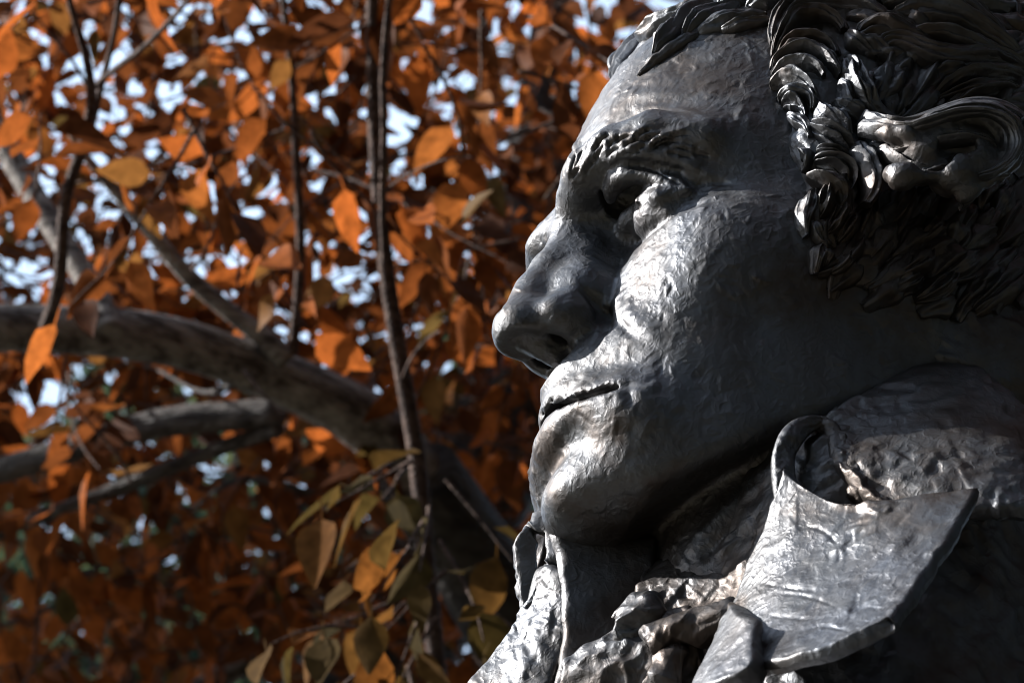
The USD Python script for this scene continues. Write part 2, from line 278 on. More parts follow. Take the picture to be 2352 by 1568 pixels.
def lock(q, w, h, strands=3, tip=0.35, root=0.3, sink=4.0, lift=0.0, n=26, m=19, skew=0.3, rng=RNG, rough=2.1):
    """a tapering lock of modelled clay: ridged across, rounded along, its edges sunk in what it lies on. w in picture units, h in millimetres"""
    p = smooth_line(surf_points(q), n); nrm = gaussian_filter(soft_normal(p), (2, 0)); t = np.gradient(p, axis=0); t /= np.linalg.norm(t, axis=1, keepdims=True) + 1e-9
    nrm -= (nrm * t).sum(1, keepdims=True) * t; nrm /= np.linalg.norm(nrm, axis=1, keepdims=True) + 1e-9; b = np.cross(nrm, t)
    s = np.linspace(0, 1, n); env = np.minimum(root + (1 - root) * np.clip(s / 0.35, 0, 1) ** 0.6, tip + (1 - tip) * np.clip((1 - s) / 0.55, 0, 1) ** 0.75)
    half = w / 15.0 * env * (1 + 0.12 * np.sin(s * 9 + rng.uniform(0, 6))); u = np.linspace(-1, 1, m); ph = rng.uniform(0, 6.28); k = rng.uniform(-0.25, 0.25)
    us = u + skew * (1 - u * u) * rng.choice([-1, 1])
    prof = np.sqrt(np.clip(1 - np.abs(us) ** 2.2, 0, 1))
    ridge = np.cos(np.pi * strands * (u[None, :] + k * (s[:, None] - 0.5)) + ph) + 0.5 * np.cos(np.pi * strands * 2.3 * (u[None, :] - k * s[:, None]) + 2 * ph)
    o = rng.uniform(0, 90); gx, gy = np.meshgrid(u * strands * 1.15 + o, s * 1.8 + o, indexing='xy'); ridge = 3.0 * (meshkit.noise(np.stack([gx, gy, 0 * gx + o], -1), 4) - 0.5) + 0.25 * ridge
    y = h * (env ** 0.8)[:, None] * (prof[None, :] + 0.22 * ridge * (1 - u ** 6)[None, :]) - 0.6 + lift * (s ** 2)[:, None]
    top = p[:, None] + b[:, None] * (half[:, None] * u[None, :])[..., None] + nrm[:, None] * y[..., None]
    top += rough * (meshkit.fbm(top / 3.0, 3, 3)[..., None] - 0.5) * nrm[:, None] * min(1.0, h / 3)
    bot = p[:, None] + b[:, None] * (0.8 * half[:, None] * u[None, ::4])[..., None] - nrm[:, None] * sink
    ring = np.concatenate([top, bot[:, ::-1]], 1); R = ring.shape[1]
    i, j = np.meshgrid(np.arange(n - 1), np.arange(R), indexing='ij'); i, j = i.ravel(), j.ravel(); j2 = (j + 1) % R
    f = np.stack([i * R + j, i * R + j2, (i + 1) * R + j2, (i + 1) * R + j], 1); f = np.vstack([f[:, [0, 2, 1]], f[:, [0, 3, 2]]])
    v = np.vstack([ring.reshape(-1, 3), p[0] - nrm[0] * sink * 0.3, p[-1] - nrm[-1] * 0.3]); c0, c1 = len(v) - 2, len(v) - 1
    e = np.arange(R); e2 = (e + 1) % R
    f = np.vstack([f, np.stack([np.full(R, c0), e2, e], 1), np.stack([np.full(R, c1), (n - 1) * R + e, (n - 1) * R + e2], 1)])
    return outward(v, f)
def join(ms):
    V, F, n = [], [], 0
    for v, f in ms: V.append(v); F.append(f + n); n += len(v)
    return np.vstack(V), np.vstack(F)
def facing(v, nv, lim=-0.15):
    X = world(v) - EYE; X /= np.linalg.norm(X, axis=1, keepdims=True)
    return -(nv @ AX * X).sum(1) > lim
def in_frame(v, pad=60):
    q = proj(v); return (q[:, 0] > 1000) & (q[:, 0] < 2352 + pad) & (q[:, 1] > -pad) & (q[:, 1] < 1568 + pad)
def clay(v, f, seed, count, size=(2.0, 6.0), amp=(0.2, 0.5), lump=0.35, where=None, grain=7.0, wide=1.0, ridged=False, calm=None):
    """the modeller's marks: short dragged strokes, each with one soft and one sharp side, over low lumps"""
    rng = np.random.default_rng(seed); nv = normals(v, f); vis = np.flatnonzero(facing(v, nv) & in_frame(v))
    if where is not None: vis = vis[where(v[vis])]
    if len(vis) == 0: return v
    tree = cKDTree(v[vis]); h = np.zeros(len(vis)); centre = v[vis[rng.integers(0, len(vis), count)]]
    flow = np.stack([meshkit.noise(centre / 22, seed + k) - 0.5 for k in (1, 2, 3)], -1)
    for c, fl in zip(centre, flow):
        L, wd, a = rng.uniform(*size), rng.uniform(0.5, 1.15) * wide, rng.uniform(*amp) * rng.choice([1, 1, -1])
        idx = tree.query_ball_point(c, L * 1.1 + wd * 2)
        if len(idx) < 4: continue
        n0 = nv[vis[idx]].mean(0); n0 /= np.linalg.norm(n0) + 1e-9
        t = fl + rng.normal(0, 0.16, 3); t -= t @ n0 * n0; t /= np.linalg.norm(t) + 1e-9; b = np.cross(n0, t)
        d = v[vis[idx]] - c; x = d @ t; y = d @ b + rng.uniform(-0.08, 0.08) * x * x / L
        win = np.clip(1 - (x / L) ** 2, 0, 1); soft = np.where(y > 0, np.exp(-(y / (wd * 1.9)) ** 2), np.exp(-(y / (wd * 0.55)) ** 2))
        h[idx] += a * win * soft
    h = np.clip(h, -0.9, 0.9) * (0.35 + 0.95 * np.clip(3.0 * (meshkit.fbm(v[vis] / 19.0, 2, seed + 9) - 0.32), 0, 1))
    low = (meshkit.fbm(v[vis] / grain, 3, seed) - 0.5) * 2
    h += lump * ((0.55 - 2.2 * np.abs(low)) if ridged else low) + 0.05 * (meshkit.fbm(v[vis] / 1.6, 2, seed + 5) - 0.5) * 2
    if calm is not None: h *= 1 - 0.8 * np.exp(-(cKDTree(calm).query(v[vis])[0] / 5.0) ** 2)
    out = v.copy(); out[vis] += nv[vis] * h[:, None]
    return out
def strokes(v, f, lines):
    """traced creases and ridges: (points, width in mm, height in mm)"""
    nv = normals(v, f); out = v.copy(); tree = cKDTree(v)
    for q, w, a in lines:
        p = smooth_line(surf_points(q), 60); lt = cKDTree(p)
        idx = np.unique(np.concatenate([np.array(x, int) for x in tree.query_ball_point(p, 3 * w)]))
        if len(idx) == 0: continue
        d, k = lt.query(v[idx]); win = np.clip(np.minimum(k, 59 - k) / 12.0, 0.15, 1)
        out[idx] += nv[idx] * (a * win * np.exp(-(d / w) ** 2))[:, None]
    return out
def traced(v, f, lines):
    """creases and ridges drawn over a sheet where their traced course crosses it: (points, width in mm, height in mm)"""
    nv = normals(v, f); seen = np.flatnonzero(facing(v, nv, 0.05)); q = proj(v[seen]) / 7.5; out = v.copy(); tree = cKDTree(q)
    for pts, w, a in lines:
        p = smooth_line(np.array([(x, y, 0.0) for x, y in pts]), 80)[:, :2] / 7.5; lt = cKDTree(p)
        idx = np.unique(np.concatenate([np.array(x, int) for x in tree.query_ball_point(p, 3 * w)]))
        if len(idx) == 0: continue
        d, k = lt.query(q[idx]); win = np.clip(np.minimum(k, 79 - k) / 14.0, 0.05, 1) * np.clip(2.6 * meshkit.fbm(v[seen[idx]] / 5.0, 2, 8) - 0.55, 0, 1.4)
        out[seen[idx]] += nv[seen[idx]] * (a * win * np.exp(-(d / w) ** 2))[:, None]
    return out
def sheet(rows, thick=5.0, nu=70, nv_=70, seed=0, marks=150, lump=0.3, lines=(), amp=(0.08, 0.28), size=(3, 9), grain=20.0, ridged=False, ragged=0.9):
    """a thick cloth-like sheet through a net of (x, y, L) points, worked like clay on its outer side"""
    P = np.array([[PS(*c) for c in r] for r in rows]); m, n = P.shape[:2]
    A = CubicSpline(np.arange(m), P, axis=0)(np.linspace(0, m - 1, nv_)); A = CubicSpline(np.arange(n), A, axis=1)(np.linspace(0, n - 1, nu))
    du, dv = np.gradient(A, axis=1), np.gradient(A, axis=0); nn = np.cross(du, dv); nn /= np.linalg.norm(nn, axis=2, keepdims=True) + 1e-9
    if (nn.mean((0, 1)) @ VIEW) < 0: nn = -nn
    uu, vv = np.meshgrid(np.linspace(0, 1, nu), np.linspace(0, 1, nv_)); edge = np.minimum(np.minimum(uu, 1 - uu) * nu, np.minimum(vv, 1 - vv) * nv_)
    far = np.clip(1 - edge / 9.0, 0, 1)[..., None]; o = np.stack([meshkit.fbm(A / 7.0 + seed, 3, k) - 0.5 for k in (1, 2, 3)], -1); A = A + 2 * ragged * far * o
    rnd = thick * (0.5 + 0.15 * (meshkit.fbm(A / 9.0, 2, seed) - 0.5)) * np.sqrt(np.clip(1 - np.clip(1 - edge / 4.0, 0, 1) ** 2, 0, 1))
    top = A + nn * rnd[..., None]; bot = A - nn * rnd[..., None]
    v = np.vstack([top.reshape(-1, 3), bot.reshape(-1, 3)]); N = nu * nv_
    i, j = np.meshgrid(np.arange(nv_ - 1), np.arange(nu - 1), indexing='ij'); i, j = i.ravel(), j.ravel()
    a, b, c, d = i * nu + j, i * nu + j + 1, (i + 1) * nu + j + 1, (i + 1) * nu + j
    tri = np.vstack([np.stack([a, b, c], 1), np.stack([a, c, d], 1)])
    if (np.cross(v[b[0]] - v[a[0]], v[c[0]] - v[a[0]]) @ nn[0, 0]) < 0: tri = tri[:, ::-1]
    f = np.vstack([tri, tri[:, ::-1] + N])
    rim = np.r_[np.arange(nu), np.arange(1, nv_) * nu + nu - 1, (nv_ - 1) * nu + np.arange(nu - 2, -1, -1), np.arange(nv_ - 2, 0, -1) * nu]
    r2 = np.roll(rim, -1); f = np.vstack([f, np.stack([rim, rim + N, r2], 1), np.stack([r2, rim + N, r2 + N], 1)])
    v, f = outward(v, f)
    return clay(v, f, seed, marks, size=size, amp=amp, lump=lump, grain=grain, wide=1.6, ridged=ridged), f

statue = thing('bronze_statue', 'dark bronze portrait bust of a man with wavy hair gazing left', 'statue', world([-90, 0, -550]))
# ---- head
v, f = FACE.mesh(); v = taubin(v, f, 4)
nv = normals(v, f); c = v[f].mean(1); sel = facing(c, nv[f[:, 0]], -0.1) & in_frame(c)
v, f = refine(v, f, sel)
print('head', len(v), len(f))
fold = [([(1372, 690), (1400, 722), (1436, 756), (1500, 790)], 1.6, -0.9), ([(1385, 655), (1425, 700), (1470, 745), (1530, 790)], 2.6, 0.7),
        ([(1440, 600), (1380, 590), (1340, 575)], 2.0, -0.6), ([(1452, 545), (1510, 520), (1570, 480), (1640, 455)], 2.0, -0.8), ([(1600, 470), (1640, 455), (1680, 452)], 1.3, 0.6),
        ([(1409, 378), (1470, 377), (1540, 390), (1602, 398)], 1.8, -1.6), ([(1420, 388), (1452, 382), (1500, 388), (1545, 412), (1600, 432)], 0.9, -1.2),
        ([(1560, 432), (1620, 420), (1690, 424)], 1.2, -0.7), ([(1570, 450), (1630, 462), (1700, 440)], 1.2, -0.5),
        ([(1430, 872), (1445, 900), (1440, 935)], 2.0, -0.9), ([(1330, 960), (1300, 1000), (1278, 1030)], 2.5, -0.6), ([(1505, 800), (1525, 860), (1510, 930)], 2.5, -0.5),
        ([(1420, 230), (1500, 215), (1600, 225)], 2.0, 0.35), ([(1380, 280), (1470, 262), (1580, 268), (1640, 285)], 1.6, -0.4), ([(1440, 255), (1540, 250), (1620, 275)], 1.5, 0.4),
        ([(1640, 1280), (1700, 1240), (1750, 1205)], 1.5, 1.2), ([(1650, 1250), (1700, 1215), (1755, 1180)], 1.5, 1.2), ([(1600, 1290), (1660, 1230), (1730, 1150)], 2, -1.2), ([(1560, 1290), (1640, 1200), (1720, 1120)], 3, 1.2)]
v = strokes(v, f, fold)
for x, y, a, L in [(1308, 388, 95, 46), (1316, 372, 82, 50), (1328, 360, 74, 54), (1342, 350, 64, 56), (1358, 341, 56, 56), (1376, 333, 50, 54), (1394, 326, 44, 54), (1412, 321, 38, 54), (1432, 317, 32, 54), (1452, 314, 24, 56), (1474, 312, 16, 58), (1496, 312, 8, 58), (1518, 314, -2, 56), (1542, 318, -14, 54), (1566, 326, -26, 48), (1586, 338, -40, 42),
                   (1322, 395, 84, 36), (1340, 378, 70, 40), (1364, 364, 54, 42), (1392, 354, 42, 44), (1424, 347, 30, 46), (1458, 342, 16, 50), (1492, 342, 0, 50), (1528, 346, -16, 46), (1558, 352, -30, 40)]:
    x, y, L = x + RNG.normal(0, 7), y + RNG.normal(0, 6), L * RNG.uniform(0.65, 1.3); a = math.radians(a + RNG.normal(0, 16)); dx, dy = math.cos(a) * L, -math.sin(a) * L
    v = strokes(v, f, [([(x - 5, y + 10), (x + 0.45 * dx - 3, y + 0.5 * dy - 2), (x + dx, y + 0.85 * dy)], RNG.uniform(0.7, 1.6), RNG.uniform(0.4, 1.3)), ([(x + 3, y + 14), (x + 0.45 * dx + 6, y + 0.5 * dy + 3), (x + dx + 6, y + 0.85 * dy + 5)], 0.6, -0.9)])
v = clay(v, f, 11, 3600, size=(1.4, 4.6), amp=(0.08, 0.28), lump=0.2, calm=hit([(1420, 450), (1450, 420), (1480, 450), (1440, 500), (1500, 420), (1270, 938), (1300, 922), (1340, 906), (1390, 892), (1230, 640), (1205, 690), (1180, 740), (1250, 690), (1290, 660)])[0])
head = part(statue, 'head', (world(v), f), 'bronze', smooth=True)
# ---- hair
zq = lambda pts: [(1320.7 + x * 0.4394, y * 0.4394) for x, y in pts]
LOCKS = [  # traced in the picture: points, width, height, strands
 ([(330,200),(480,110),(640,20)],46,4,3), ([(330,400),(430,312),(560,225),(700,110)],40,2.6,3), ([(480,235),(580,120),(710,20)],60,5.5,3), ([(580,205),(700,105),(860,30)],52,5,3), ([(640,180),(820,112),(1000,80)],46,3.5,3), ([(760,165),(900,130),(1030,110)],40,3,3),
 ([(420,310),(520,190),(600,110)],44,5,3), ([(760,60),(860,10),(960,-30)],60,5,3), ([(900,60),(1010,10),(1100,-30)],60,5,3),
 ([(1040,240),(1075,150),(1180,62),(1330,28),(1500,48),(1650,120)],52,6,3), ([(1040,300),(1110,195),(1230,115),(1340,115),(1410,175)],46,6,3), ([(1060,330),(1170,235),(1290,230),(1370,300)],42,6.5,3), ([(1030,370),(1130,305),(1250,290),(1340,340),(1385,410)],40,6,3),
 ([(1030,415),(1130,362),(1230,352),(1300,405)],36,5.5,2), ([(1020,465),(1120,440),(1215,468),(1255,545)],44,6.5,2), ([(1060,530),(1150,500),(1230,508),(1252,585)],40,6,2), ([(1085,565),(1160,560),(1205,615)],34,4.5,2),
 ([(1125,640),(1195,658),(1235,722)],30,4.5,2), ([(1180,795),(1222,830),(1200,905)],28,4,2), ([(1245,675),(1330,715),(1400,775),(1432,850)],40,5,3), ([(1262,800),(1350,808),(1425,885)],38,5,3), ([(1255,862),(1340,868),(1402,955),(1390,1040)],44,6,3),
 ([(1238,960),(1318,965),(1392,1030),(1368,1105)],42,6,3), ([(1255,990),(1228,1085),(1188,1170),(1202,1245)],46,6,3), ([(1335,975),(1312,1080),(1258,1165)],44,6,3), ([(1385,1050),(1372,1140),(1305,1240)],44,6,3), ([(1452,1120),(1425,1205),(1365,1285)],42,5.5,3),
 ([(1290,1290),(1262,1355),(1250,1440)],36,4.5,3), ([(1335,1320),(1300,1405)],34,4.5,2), ([(1435,1330),(1402,1405),(1325,1445)],40,5,3), ([(1535,1090),(1520,1180),(1465,1275)],46,5,3), ([(1240,1180),(1280,1250),(1340,1290)],36,4.5,2), ([(1500,960),(1490,1060),(1450,1130)],50,5,3), ([(1460,860),(1500,950),(1480,1030)],40,5,3),
 ([(1375,440),(1435,540),(1475,620),(1560,690)],52,7,3), ([(1350,545),(1415,600),(1462,650),(1480,740)],44,6,3), ([(1300,600),(1370,660),(1420,740)],40,5,3), ([(1455,370),(1468,480),(1520,580),(1600,640),(1745,672)],62,9,2), ([(1400,330),(1440,420),(1452,520)],44,6,3), ([(1280,560),(1330,640),(1395,700)],40,5,3),
 ([(1705,400),(1645,480),(1600,545)],46,5,1), ([(1765,465),(1720,540),(1680,605)],44,5,1), ([(1850,495),(1800,550),(1755,610)],44,5,1), ([(1905,535),(1860,590),(1825,630)],40,5,1), ([(1650,370),(1590,440),(1565,500)],44,5,1),
 ([(1560,310),(1700,255),(1850,325),(2000,330),(2200,318),(2347,380)],70,7,4), ([(1850,535),(2000,425),(2150,398),(2347,425)],56,6,3), ([(1870,540),(2050,485),(2200,465),(2345,500)],44,6,3), ([(1900,600),(2050,525),(2180,490),(2345,525)],42,6,3), ([(1650,120),(1850,108),(2050,170),(2200,250),(2340,340)],74,7,4),
 ([(1600,40),(1800,18),(1960,40),(2120,120),(2260,230)],70,7,4), ([(1700,205),(1880,200),(2080,255),(2290,340)],70,7,4), ([(1480,180),(1600,150),(1740,190),(1900,270)],66,6,4), ([(1420,200),(1500,260),(1560,300)],50,5,3), ([(1500,20),(1650,-20),(1800,-30)],70,6,4), ([(1200,20),(1350,-30),(1500,-40)],60,6,3), ([(1440,260),(1560,270),(1660,330)],50,5,3), ([(1960,560),(2100,545),(2250,560)],40,4,3),
 ([(2065,1080),(2000,1180),(1955,1285)],54,5,3), ([(2180,1120),(2120,1200),(2050,1290)],54,5,3), ([(2260,980),(2220,1080),(2140,1180)],54,5,3), ([(2330,1050),(2270,1180),(2180,1290)],60,5,3), ([(1835,1290),(1765,1400),(1635,1450)],54,6,3), ([(1805,1440),(1700,1505),(1610,1540)],48,5,3), ([(1900,1150),(1830,1230),(1760,1290)],54,5,3), ([(1740,1000),(1700,1100),(1620,1190)],56,5,3), ([(1660,1180),(1600,1290),(1520,1370)],56,5,3), ([(2100,1330),(1990,1420),(1880,1480)],60,5,3), ([(1960,1400),(1880,1510),(1770,1570)],54,5,3), ([(2280,1300),(2180,1400),(2060,1480)],60,5,3), ([(2330,1450),(2200,1560),(2080,1640)],60,5,3)]
hv, hf = HAIR.mesh(); hv = taubin(hv, hf, 4); hn = normals(hv, hf); hc = hv[hf].mean(1)
hv = clay(hv, hf, 5, 1500, size=(4, 11), amp=(0.5, 1.2), lump=1.2)
hair = part(statue, 'hair', (world(hv), hf), 'bronze', smooth=True)
for pts, w, h, s_ in LOCKS:
    m = lock(zq(pts), w * 1.2, h * 1.15, s_, m=23)
    part(hair, 'lock', (world(m[0]), m[1]), 'bronze', smooth=True)
# the hair between the traced locks follows its neighbours
dirs = np.array([np.subtract(zq(p)[-1], zq(p)[0]) for p, *_ in LOCKS]); mids = np.array([np.mean(zq(p), 0) for p, *_ in LOCKS]); dirs /= np.linalg.norm(dirs, axis=1, keepdims=True); HR = np.random.default_rng(17)
from shapely.geometry import Polygon as Region, Point
AREA = Region([(1790, 40), (1900, -30), (2400, -30), (2400, 720), (2250, 740), (2060, 700), (1960, 650), (1900, 600), (1868, 560), (1862, 430), (1835, 300), (1800, 250), (1792, 150)]); EARA = Region([(1990, 290), (2150, 270), (2230, 240), (2330, 260), (2360, 340), (2290, 420), (2210, 470), (2010, 420)])
n = 0
while n < 110:
    c = HR.uniform((1790, -30), (2400, 790))
    if not AREA.contains(Point(c)) or EARA.contains(Point(c)) or (c[0] < 2000 and c[1] < 420): continue
    k = np.argsort(((mids - c) ** 2).sum(1))[:3]; d = (dirs[k] / (30 + np.linalg.norm(mids[k] - c, axis=1))[:, None]).sum(0) + HR.normal(0, 0.006, 2); d /= np.linalg.norm(d); e = np.array([-d[1], d[0]]); L = HR.uniform(80, 150)
    m = lock([tuple(c - d * L / 2), tuple(c + e * HR.uniform(-26, 26)), tuple(c + d * L / 2 + e * HR.uniform(-22, 22))], HR.uniform(48, 80), HR.uniform(3.0, 6.0), 2, n=18, m=15); n += 1
    part(hair, 'lock', (world(m[0]), m[1]), 'bronze', smooth=True)
# two hollow rolls of hair standing at the hairline
def ribbon(q, w, h, **k): m = lock(q, w, h, **k); return m
for q, w in (([(1408, 190, -22), (1406, 150, -22), (1424, 122, -22), (1446, 118, -20), (1440, 150, -19), (1420, 180, -19)], 16), ([(1440, 180, -16), (1450, 140, -15), (1478, 104, -14), (1490, 100, -12), (1480, 128, -12), (1455, 158, -12)], 14)):
    m = lock(q, w, 2.0, 2, tip=0.5, sink=3); part(hair, 'lock', (world(m[0]), m[1]), 'bronze', smooth=True)
for q, w in (([(1412, 185, -14), (1440, 140, -14), (1500, 80, -14), (1580, 25, -14)], 60), ([(1470, 150, -8), (1530, 90, -8), (1600, 30, -8)], 60)):
    m = lock(q, w, 5.0, 4, tip=0.5); part(hair, 'lock', (world(m[0]), m[1]), 'bronze', smooth=True)
for q, w, h in (([(1985, 262, 76), (2040, 288, 82), (2095, 286, 86), (2156, 262, 91), (2221, 238, 95), (2295, 240, 98), (2350, 270, 99)], 34, 5), ([(2000, 330, 76), (2050, 345, 80), (2100, 350, 82), (2140, 335, 82)], 50, 3.5), ([(1970, 330, 74), (1990, 380, 76), (2005, 430, 76), (1990, 470, 74)], 40, 5)):
    m = lock(q, w, h, 3, tip=0.5, n=34, m=23); part(hair, 'lock', (world(m[0]), m[1]), 'bronze', smooth=True)
# the big curl that rolls over the ear
for q, w, h in (([(1975, 290, 78), (2035, 300, 85), (2095, 298, 91), (2160, 274, 97), (2225, 252, 102), (2285, 256, 105), (2328, 295, 105), (2332, 342, 103), (2300, 386, 100), (2250, 408, 96)], 42, 4.5), ([(2050, 350, 84), (2110, 338, 90), (2180, 318, 95), (2245, 318, 98), (2284, 345, 97), (2262, 376, 95), (2215, 384, 93)], 34, 3.5), ([(2100, 404, 86), (2165, 398, 91), (2222, 410, 93), (2232, 440, 91), (2208, 470, 88)], 34, 3.5), ([(2030, 330, 80), (2085, 372, 86), (2130, 384, 89), (2180, 372, 92)], 36, 3)):
    m = lock(q, w, h, 3, tip=0.45, n=44, m=25, sink=3); part(hair, 'lock', (world(m[0]), m[1]), 'bronze', smooth=True)
# ---- ear
E = Field([-145, 60, -80], [-58, 112, 34], 0.9)
cp = lambda pts: [(*PS(x, y, 83 + (s - 72) * 0.95), r) for x, y, s, r in pts]
E.chain(cp([(2080, 350, 73, 3.5), (2120, 348, 77, 5), (2200, 330, 80, 6), (2270, 330, 82, 6)]), 8)
E.chain(cp([(2190, 400, 80, 7), (2240, 380, 82, 7)]), 8)
E.chain(cp([(2020, 302, 72, 2.2), (2050, 306, 76, 2.6), (2090, 304, 80, 2.8), (2156, 280, 85, 3), (2221, 258, 89, 3.2), (2279, 262, 91, 3.3), (2318, 292, 92, 3.3), (2331, 330, 91, 3.2), (2318, 368, 89, 3), (2287, 396, 86, 2.8), (2250, 412, 83, 2.6), (2226, 436, 81, 2.6), (2214, 452, 80, 2)]), 2.5)
E.chain(cp([(2120, 338, 81, 2), (2160, 318, 84, 2.2), (2215, 306, 86, 2.2), (2260, 318, 87, 2)]), 2)
E.chain(cp([(2050, 400, 74, 3), (2070, 408, 77, 3.2), (2090, 398, 79, 2.6), (2130, 402, 80, 2)]), 3)
E.chain(cp([(2180, 338, 85, 3.4), (2225, 345, 86, 3)]), 2, True)
E.chain(cp([(2120, 372, 82, 2.5), (2170, 366, 84, 2.5)]), 2, True)
E.chain([(*PS(2080, 350, 70), 7), (*PS(2200, 345, 72), 9), (*PS(2120, 352, 80), 6)], 8)
ev, ef = E.mesh(); ev = taubin(ev, ef, 6); ev = clay(ev, ef, 3, 160, size=(2, 5), amp=(0.2, 0.5), lump=0.4)
part(statue, 'ear', (world(ev), ef), 'bronze', smooth=True)
# ---- coat, collar, neckcloth
B = Field([-260, -290, -560], [90, 290, -60], 5.0)
B.ell([-95, 0, -300], [118, 190, 92], 10); B.ell([-110, 175, -300], [75, 80, 80], 20); B.ell([-110, -175, -300], [75, 80, 80], 20)
B.chain([(-95, 20, -110, 52), (-95, 0, -180, 66)], 15); B.chain([(-90, 0, -330, 110), (-90, 0, -600, 130)], 40); B.chain([(-90, 70, -330, 100), (-90, 70, -600, 110)], 40); B.chain([(-90, -70, -330, 100), (-90, -70, -600, 110)], 40)
B.d = np.maximum(B.d, -(np.meshgrid(*B.a, indexing='ij', sparse=True)[2] + 550))
bv, bf = B.mesh(); bv = taubin(bv, bf, 8); bc = bv[bf].mean(1); bv, bf = refine(bv, bf, in_frame(bc)); bc = bv[bf].mean(1); bv, bf = refine(bv, bf, in_frame(bc)); bv = clay(bv, bf, 21, 500, size=(4, 12), amp=(0.4, 1.0), lump=1.6)
coat = part(statue, 'coat', (world(bv), bf), 'bronze', smooth=True)
flap = sheet([[(1803,1078,53),(1880,1145,61),(1965,1162,72),(2090,1150,84),(2250,1130,96)], [(1775,1190,47),(1850,1212,59),(1955,1232,72),(2065,1232,85),(2200,1228,98)], [(1716,1335,39),(1800,1342,57),(1905,1346,72),(2010,1346,86),(2128,1338,99)], [(1672,1440,37),(1760,1450,58),(1860,1452,76),(1965,1438,89),(2070,1412,101)], [(1640,1545,41),(1715,1540,62),(1815,1526,80),(1920,1492,92),(2058,1428,103)]],
             thick=4.5, nu=170, nv_=170, seed=31, marks=260, lump=0.3, amp=(0.06, 0.26), size=(2, 9), ragged=1.0)
flap = (traced(*flap, [([(1742,1335),(1800,1347),(1883,1355)], 0.6, -0.3), ([(1786,1364),(1888,1379),(1932,1403)], 0.6, -0.3), ([(1752,1408),(1820,1418),(1893,1418)], 0.6, -0.3), ([(1930,1410),(1990,1392),(2066,1368)], 0.6, -0.3), ([(1835,1452),(1884,1438),(1957,1452)], 0.6, -0.3),
    ([(1986,1160),(2040,1172),(2046,1160)], 0.9, 0.6), ([(2054,1208),(2084,1180),(2103,1155)], 0.6, -0.3), ([(1825,1228),(1917,1243),(1927,1277),(1900,1300)], 0.7, -0.3), ([(1740,1262),(1810,1228),(1815,1194)], 0.7, 0.4)]), flap[1])
part(statue, 'collar', (world(flap[0]), flap[1]), 'bronze', smooth=True, label='broad pointed collar flap turned over the coat')
roll = sheet([[(1700,1385,40),(1722,1410,56),(1745,1450,64)], [(1668,1460,42),(1712,1480,60),(1750,1500,70)], [(1638,1530,44),(1690,1535,62),(1752,1525,72)], [(1605,1600,46),(1660,1600,62),(1740,1550,72)]], thick=8, nu=50, nv_=60, seed=32, marks=60, lump=0.3)
part(statue, 'lapel', (world(roll[0]), roll[1]), 'bronze', smooth=True)
for q, w, h in (([(1800,1150,51),(1800,1095,52),(1800,1050,52),(1815,1010,53),(1850,976,54),(1890,966,55)], 56, 2.0), ([(1872,966,53),(1906,984,55),(1934,1034,58),(1962,1086,62),(1998,1130,66),(2050,1165,70)], 52, 3.0), ([(1930,1010,56),(1962,1080,60),(2010,1140,66)], 40, 2.4)):
    m = lock(q, w, h, 1, tip=0.5, root=0.6, sink=4, n=60, m=25, rough=3.2); part(statue, 'collar_fold', (world(m[0]), m[1]), 'bronze', smooth=True)
hollow = sheet([[(1803,1070,44),(1822,1012,46),(1880,975,50),(1925,1030,54),(1960,1095,58)], [(1830,1090,38),(1845,1050,37),(1880,1020,39),(1910,1060,44),(1945,1110,52)], [(1850,1130,50),(1870,1120,45),(1890,1110,46),(1910,1125,52),(1960,1150,60)]], thick=6, nu=60, nv_=50, seed=33, marks=120, lump=0.9, amp=(0.15, 0.6))
part(statue, 'collar_fold', (world(hollow[0]), hollow[1]), 'bronze', smooth=True)
stand = sheet([[(1880,972,50),(1990,905,52),(2150,842,55),(2280,880,62),(2370,975,72)], [(1915,1030,54),(2010,1000,60),(2160,960,68),(2280,985,76),(2370,1050,82)], [(1950,1100,58),(2030,1090,66),(2160,1070,76),(2270,1080,84),(2370,1110,88)], [(1985,1180,60),(2060,1190,68),(2160,1190,78),(2260,1190,86),(2370,1190,92)]], thick=6, nu=90, nv_=70, seed=34, marks=300, lump=0.6, amp=(0.15, 0.6))
part(statue, 'collar', (world(stand[0]), stand[1]), 'bronze', smooth=True, label='standing back of the coat collar behind the neck')
neck = sheet([[(1500,1290,-16),(1570,1270,-6),(1650,1250,4),(1760,1240,16)],[(1480,1345,-4),(1560,1320,6),(1650,1300,16),(1760,1280,28)], [(1455,1400,-2),(1550,1370,7),(1640,1355,17),(1745,1345,28)], [(1440,1450,0),(1545,1430,8),(1640,1415,17),(1715,1405,27)], [(1420,1590,0),(1540,1590,8),(1640,1590,16),(1720,1590,24)]], thick=6, nu=90, nv_=80, seed=35, marks=160, lump=0.7, amp=(0.15, 0.6), size=(4, 12))
part(statue, 'neckcloth', (world(neck[0]), neck[1]), 'bronze', smooth=True)
